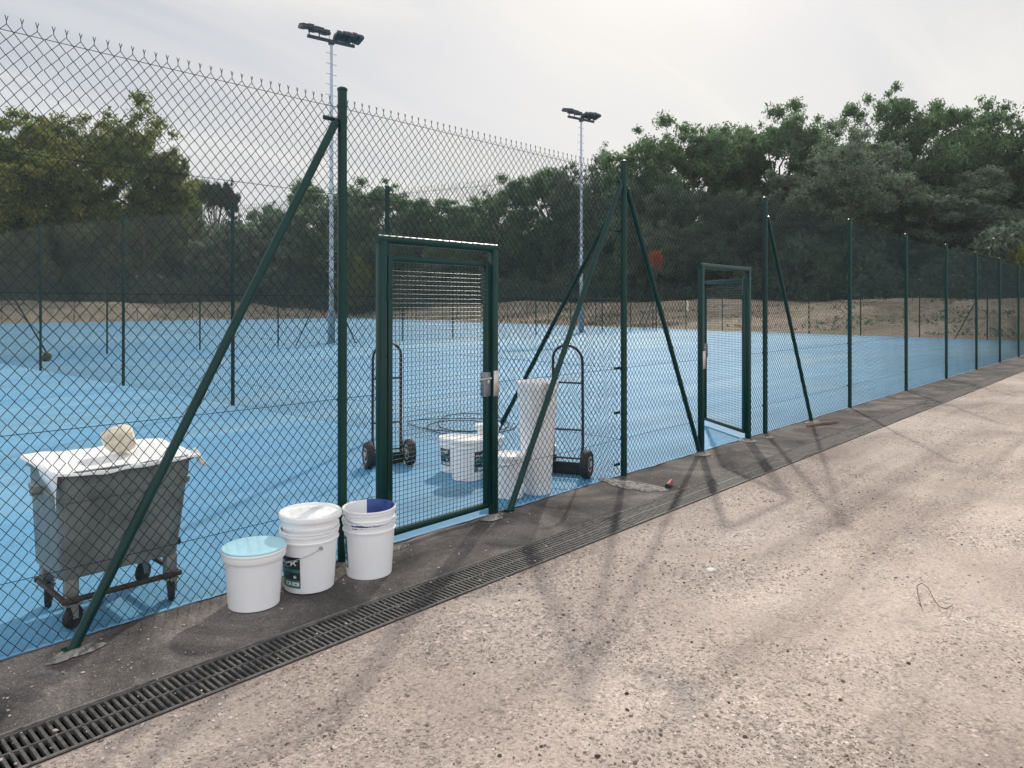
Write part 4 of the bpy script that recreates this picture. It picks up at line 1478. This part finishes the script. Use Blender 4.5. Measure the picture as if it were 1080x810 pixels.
tree('d', 520, 192, 98, 110, 'leaf_oak', 'oak right of the dip, left of the farther mast', rot=0.9)
tree('b', 585, 178, 94, 90, 'leaf_oak', 'upright oak directly left of the farther mast', rot=2.5)
tree('e', 632, 156, 88, 90, 'leaf_grey', 'greyish airy oak directly right of the farther mast', rot=4.4)
# right group
tree('c', 722, 124, 76, 130, 'leaf_oak', 'airy oak with bright sky gaps behind the triple strut post', rot=0.2)
tree('b', 772, 132, 80, 90, 'leaf_oak', 'narrow oak filling behind the open gate', rot=1.9)
tree('c', 822, 104, 76, 120, 'leaf_oak', 'tall loose oak above the second strutted post', rot=3.4)
tree('d', 890, 140, 62, 150, 'leaf_grey', 'big grey green tree in front of the tall oaks at right', rot=0.0)
tree('a', 960, 91, 72, 150, 'leaf_oak', 'tallest oak at right, dark crown against the sky', rot=2.9)
tree('e', 1055, 98, 66, 150, 'leaf_oak', 'dark open oak at the right edge with forked limbs showing', rot=1.1)
tree('a', 1130, 104, 62, 150, 'leaf_oak', 'dark oak mostly beyond the right edge of the picture', rot=5.5)
tree('d', 700, 190, 70, 110, 'leaf_grey', 'low grey green oak beneath the airy oak', rot=4.9)
tree('b', 1010, 180, 56, 120, 'leaf_under', 'dark low tree below the tallest oaks at right', rot=0.7)
tree('d', 790, 196, 66, 120, 'leaf_under', 'dark low tree behind the second strutted post', rot=3.9)
# shrubs
GS = 'shrubs along the edge of the wood'
tree('s', 373, 272, 92, 34, 'leaf_lime', 'pale yellow green bush on the bank between mast and closed gate', 'bush', 'bush', group=GS)
tree('p', 692, 263, 57, 13, 'leaf_red', 'small young tree with an orange red crown beside the triple strut post', rot=1.0)
tree('e', 874, 256, 56, 34, 'leaf_oak', 'low light green young tree seen through the fence right of the second strutted post', rot=2.0)
tree('s', 1082, 256, 46, 26, 'leaf_lime', 'yellow green bush at the right edge under the dark oaks', 'bush', 'bush', group=GS)
tree('s', 255, 225, 92, 90, 'leaf_grey', 'wide grey green shrub under the umbrella pine', 'bush', 'bush', group=GS)

# undergrowth: one dense thicket under the trees
def make_under():
    r = np.random.default_rng(77)
    Cs = []; Ss = []
    n = 2600
    px = r.uniform(-110, 1190, n)
    front = np.interp(px, [-110, 0, 200, 400, 520, 660, 760, 900, 1000, 1190], [100, 100, 106, 116, 104, 86, 77, 65, 59, 52])
    Z = front + 22 * r.random(n) ** 1.3
    X = (px - CX) / F_PX * Z
    wx = UX * X + UY * Z; wy = -UY * X + UX * Z + CAMY
    g = terrain_h(wx, wy)
    hmax = np.interp(px, [-110, 200, 300, 520, 700, 1190], [10.5, 9.0, 8.5, 9.5, 10.0, 8.6])
    hmax = hmax * (0.7 + 0.3 * np.sin(px * 0.031) + 0.15 * np.sin(px * 0.083 + 1))
    hz = g + hmax * r.random(n) ** 0.9 * (0.55 + 0.45 * (Z - front) / 22)
    for i in range(n):
        pr = r.uniform(0.6, 1.5)
        m = int(62 * pr)
        d = r.normal(size=(m, 3)); d /= np.linalg.norm(d, axis=1)[:, None]
        d *= (pr * (0.4 + 0.7 * r.random(m)))[:, None]
        Cs.append(np.array((wx[i], wy[i], max(hz[i], g[i] + 0.4)))[None] + d)
        Ss.append(np.full(m, 0.24) * np.exp(r.normal(0, .3, m)))
    # second, taller row at the back closes the wood
    n = 3000
    px = r.uniform(-130, 1200, n)
    front = np.interp(px, [-110, 0, 200, 400, 520, 660, 760, 900, 1000, 1190], [122, 122, 128, 138, 126, 108, 98, 86, 80, 73])
    Z = front + 10 * r.random(n)
    X = (px - CX) / F_PX * Z
    wx = UX * X + UY * Z; wy = -UY * X + UX * Z + CAMY
    hz = terrain_h(wx, wy) + np.interp(px, [-130, 240, 300, 460, 700, 1200], [17, 14, 12.5, 13, 15, 14]) * r.random(n)
    for i in range(n):
        pr = r.uniform(1.2, 2.4)
        m = int(38 * pr)
        d = r.normal(size=(m, 3)); d /= np.linalg.norm(d, axis=1)[:, None]
        d *= (pr * (0.3 + 0.7 * r.random(m)))[:, None]
        Cs.append(np.array((wx[i], wy[i], hz[i]))[None] + d)
        Ss.append(np.full(m, 0.42) * np.exp(r.normal(0, .3, m)))
    C = np.concatenate(Cs); S = np.concatenate(Ss)
    V, F_ = leaf_quads(C, S, r)
    o = link('undergrowth', np_mesh('undergrowth', V, F_, M['leaf_under']))
    tag(o, 'dense dark thicket filling the foot of the wood behind the courts', 'undergrowth', None, 'stuff')
make_under()

# dry grass on the bank
def make_grass():
    r = np.random.default_rng(5)
    n = 9000
    px = r.uniform(-60, 1140, n)
    front = np.interp(px, [-60, 200, 400, 520, 660, 760, 900, 1000, 1140], [72, 84, 96, 76, 58, 54, 44, 40, 34])
    Z = front + 14 * r.random(n)
    X = (px - CX) / F_PX * Z
    wx = UX * X + UY * Z; wy = -UY * X + UX * Z + CAMY
    d1 = (wx - END0.x) * end_n.x + (wy - END0.y) * end_n.y
    d2 = (wx - BACKM.x) * back_n.x + (wy - BACKM.y) * back_n.y
    cl = np.sin(wx * .7 + wy * .3) + np.sin(wy * .9 - wx * .2)
    k = (np.maximum(d1, d2) > 0.6) & (cl + r.normal(0, .6, n) > 0.3)
    wx, wy = wx[k], wy[k]
    C = np.stack([wx, wy, terrain_h(wx, wy) + 0.06], 1)
    V, F_ = leaf_quads(C, 0.10 * np.exp(r.normal(0, .4, len(C))), r, 1.0)
    o = link('dry_grass', np_mesh('dry_grass', V, F_, M['leaf_grey']))
    tag(o, 'dry grass tufts on the sandy bank before the wood', 'grass', None, 'stuff')
make_grass()

# ------------------------------------------------------------------ thin haze in the air
hm = bpy.data.materials.new('thin_air_haze'); hm.use_nodes = True
hn = hm.node_tree
hn.nodes.remove(hn.nodes['Principled BSDF'])
pv = hn.nodes.new('ShaderNodeVolumePrincipled')
pv.inputs['Color'].default_value = (0.84, 0.92, 1.0, 1)
pv.inputs['Density'].default_value = 0.00028
pv.inputs['Anisotropy'].default_value = 0.2
hn.links.new(pv.outputs[0], hn.nodes['Material Output'].inputs['Volume'])
mb = MB(); mb.box((10, 50, 26), (520, 440, 55))
hz_o = mb.build('haze', hm, smooth=False)
hz_o['kind'] = 'stuff'

# ------------------------------------------------------------------ sky, sun, camera
SUN_EL, SUN_AZ_CAM = 36.0, 11.0      # azimuth measured to the right of the view
sd = Vector((math.tan(R(SUN_AZ_CAM)), 1.0))
sw = toworld(sd.x, sd.y) - toworld(0, 0)
sw.z = 0; sw.normalize()
sun_dir = Vector((sw.x * math.cos(R(SUN_EL)), sw.y * math.cos(R(SUN_EL)), math.sin(R(SUN_EL))))

world = bpy.data.worlds.new('World'); scene.world = world; world.use_nodes = True
nt = world.node_tree; L = nt.links
bg = nt.nodes['Background']
sky = nt.nodes.new('ShaderNodeTexSky'); sky.sky_type = 'NISHITA'; sky.sun_disc = False
sky.sun_elevation = R(SUN_EL)
sky.sun_rotation = math.atan2(sun_dir.x, sun_dir.y)
sky.air_density = 1.0; sky.dust_density = 2.5; sky.ozone_density = 1.0
tc = nt.nodes.new('ShaderNodeTexCoord')
sep = nt.nodes.new('ShaderNodeSeparateXYZ'); L.new(tc.outputs['Generated'], sep.inputs[0])
zz = nt.nodes.new('ShaderNodeMath'); zz.operation = 'MAXIMUM'; zz.inputs[1].default_value = 0.0; L.new(sep.outputs['Z'], zz.inputs[0])
za = nt.nodes.new('ShaderNodeMath'); za.operation = 'ADD'; za.inputs[1].default_value = 0.22; L.new(zz.outputs[0], za.inputs[0])
dv = nt.nodes.new('ShaderNodeVectorMath'); dv.operation = 'DIVIDE'
cmb = nt.nodes.new('ShaderNodeCombineXYZ')
for i in range(3): L.new(za.outputs[0], cmb.inputs[i])
L.new(tc.outputs['Generated'], dv.inputs[0]); L.new(cmb.outputs[0], dv.inputs[1])
mp = nt.nodes.new('ShaderNodeMapping'); mp.inputs['Scale'].default_value = (0.6, 2.4, 0.3); mp.inputs['Rotation'].default_value = (0, 0, R(-30))
L.new(dv.outputs[0], mp.inputs['Vector'])
n1 = noise(nt, mp.outputs['Vector'], 1.1, 9, 0.55, 0.5)
r1 = ramp(nt, [(0.32, (0.68, 0.705, 0.76)), (0.48, (0.80, 0.81, 0.83)), (0.64, (0.95, 0.94, 0.92))])
L.new(n1.outputs['Fac'], r1.inputs['Fac'])
# cloud warms towards the veiled sun; sky away from it boosted as added fill
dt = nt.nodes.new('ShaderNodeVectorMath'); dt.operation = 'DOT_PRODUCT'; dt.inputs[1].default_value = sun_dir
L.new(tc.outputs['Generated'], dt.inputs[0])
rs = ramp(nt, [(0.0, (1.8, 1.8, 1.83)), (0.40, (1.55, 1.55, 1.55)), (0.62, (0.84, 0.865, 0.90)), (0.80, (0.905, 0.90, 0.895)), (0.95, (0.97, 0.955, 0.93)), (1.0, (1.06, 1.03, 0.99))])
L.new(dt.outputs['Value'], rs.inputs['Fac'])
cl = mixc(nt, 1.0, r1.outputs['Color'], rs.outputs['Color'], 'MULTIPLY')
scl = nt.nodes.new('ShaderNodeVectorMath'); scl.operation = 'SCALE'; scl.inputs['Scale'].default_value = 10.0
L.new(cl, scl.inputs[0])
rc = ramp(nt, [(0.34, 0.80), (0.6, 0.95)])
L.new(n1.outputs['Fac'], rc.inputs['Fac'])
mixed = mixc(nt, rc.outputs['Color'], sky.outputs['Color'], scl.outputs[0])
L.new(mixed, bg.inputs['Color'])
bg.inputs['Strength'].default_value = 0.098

sl = bpy.data.lights.new('sun', 'SUN'); sl.energy = 3.0; sl.angle = R(1.2); sl.color = (1.0, 0.93, 0.83)
so2 = bpy.data.objects.new('sun', sl); COL.objects.link(so2)
sl.angle = R(1.3)
so2.rotation_euler = (-sun_dir).to_track_quat('-Z', 'Y').to_euler()

cam = bpy.data.cameras.new('camera'); co = bpy.data.objects.new('camera', cam); COL.objects.link(co)
co.location = (0, CAMY, CAMH)
co.rotation_euler = (R(90), 0, -math.atan2(UY, UX))
cam.sensor_width = 36.0; cam.lens = F_PX / 1080 * 36.0
cam.shift_y = -(405 - HY) / 1080
cam.clip_start = 0.05; cam.clip_end = 3000
scene.camera = co

scene.view_settings.view_transform = 'Standard'
scene.view_settings.look = 'None'
scene.view_settings.gamma = 1.0
scene.view_settings.exposure = 0.0
scene.view_settings.use_curve_mapping = False
scene.cycles.use_denoising = True
scene.cycles.max_bounces = 8
scene.cycles.transparent_max_bounces = 8
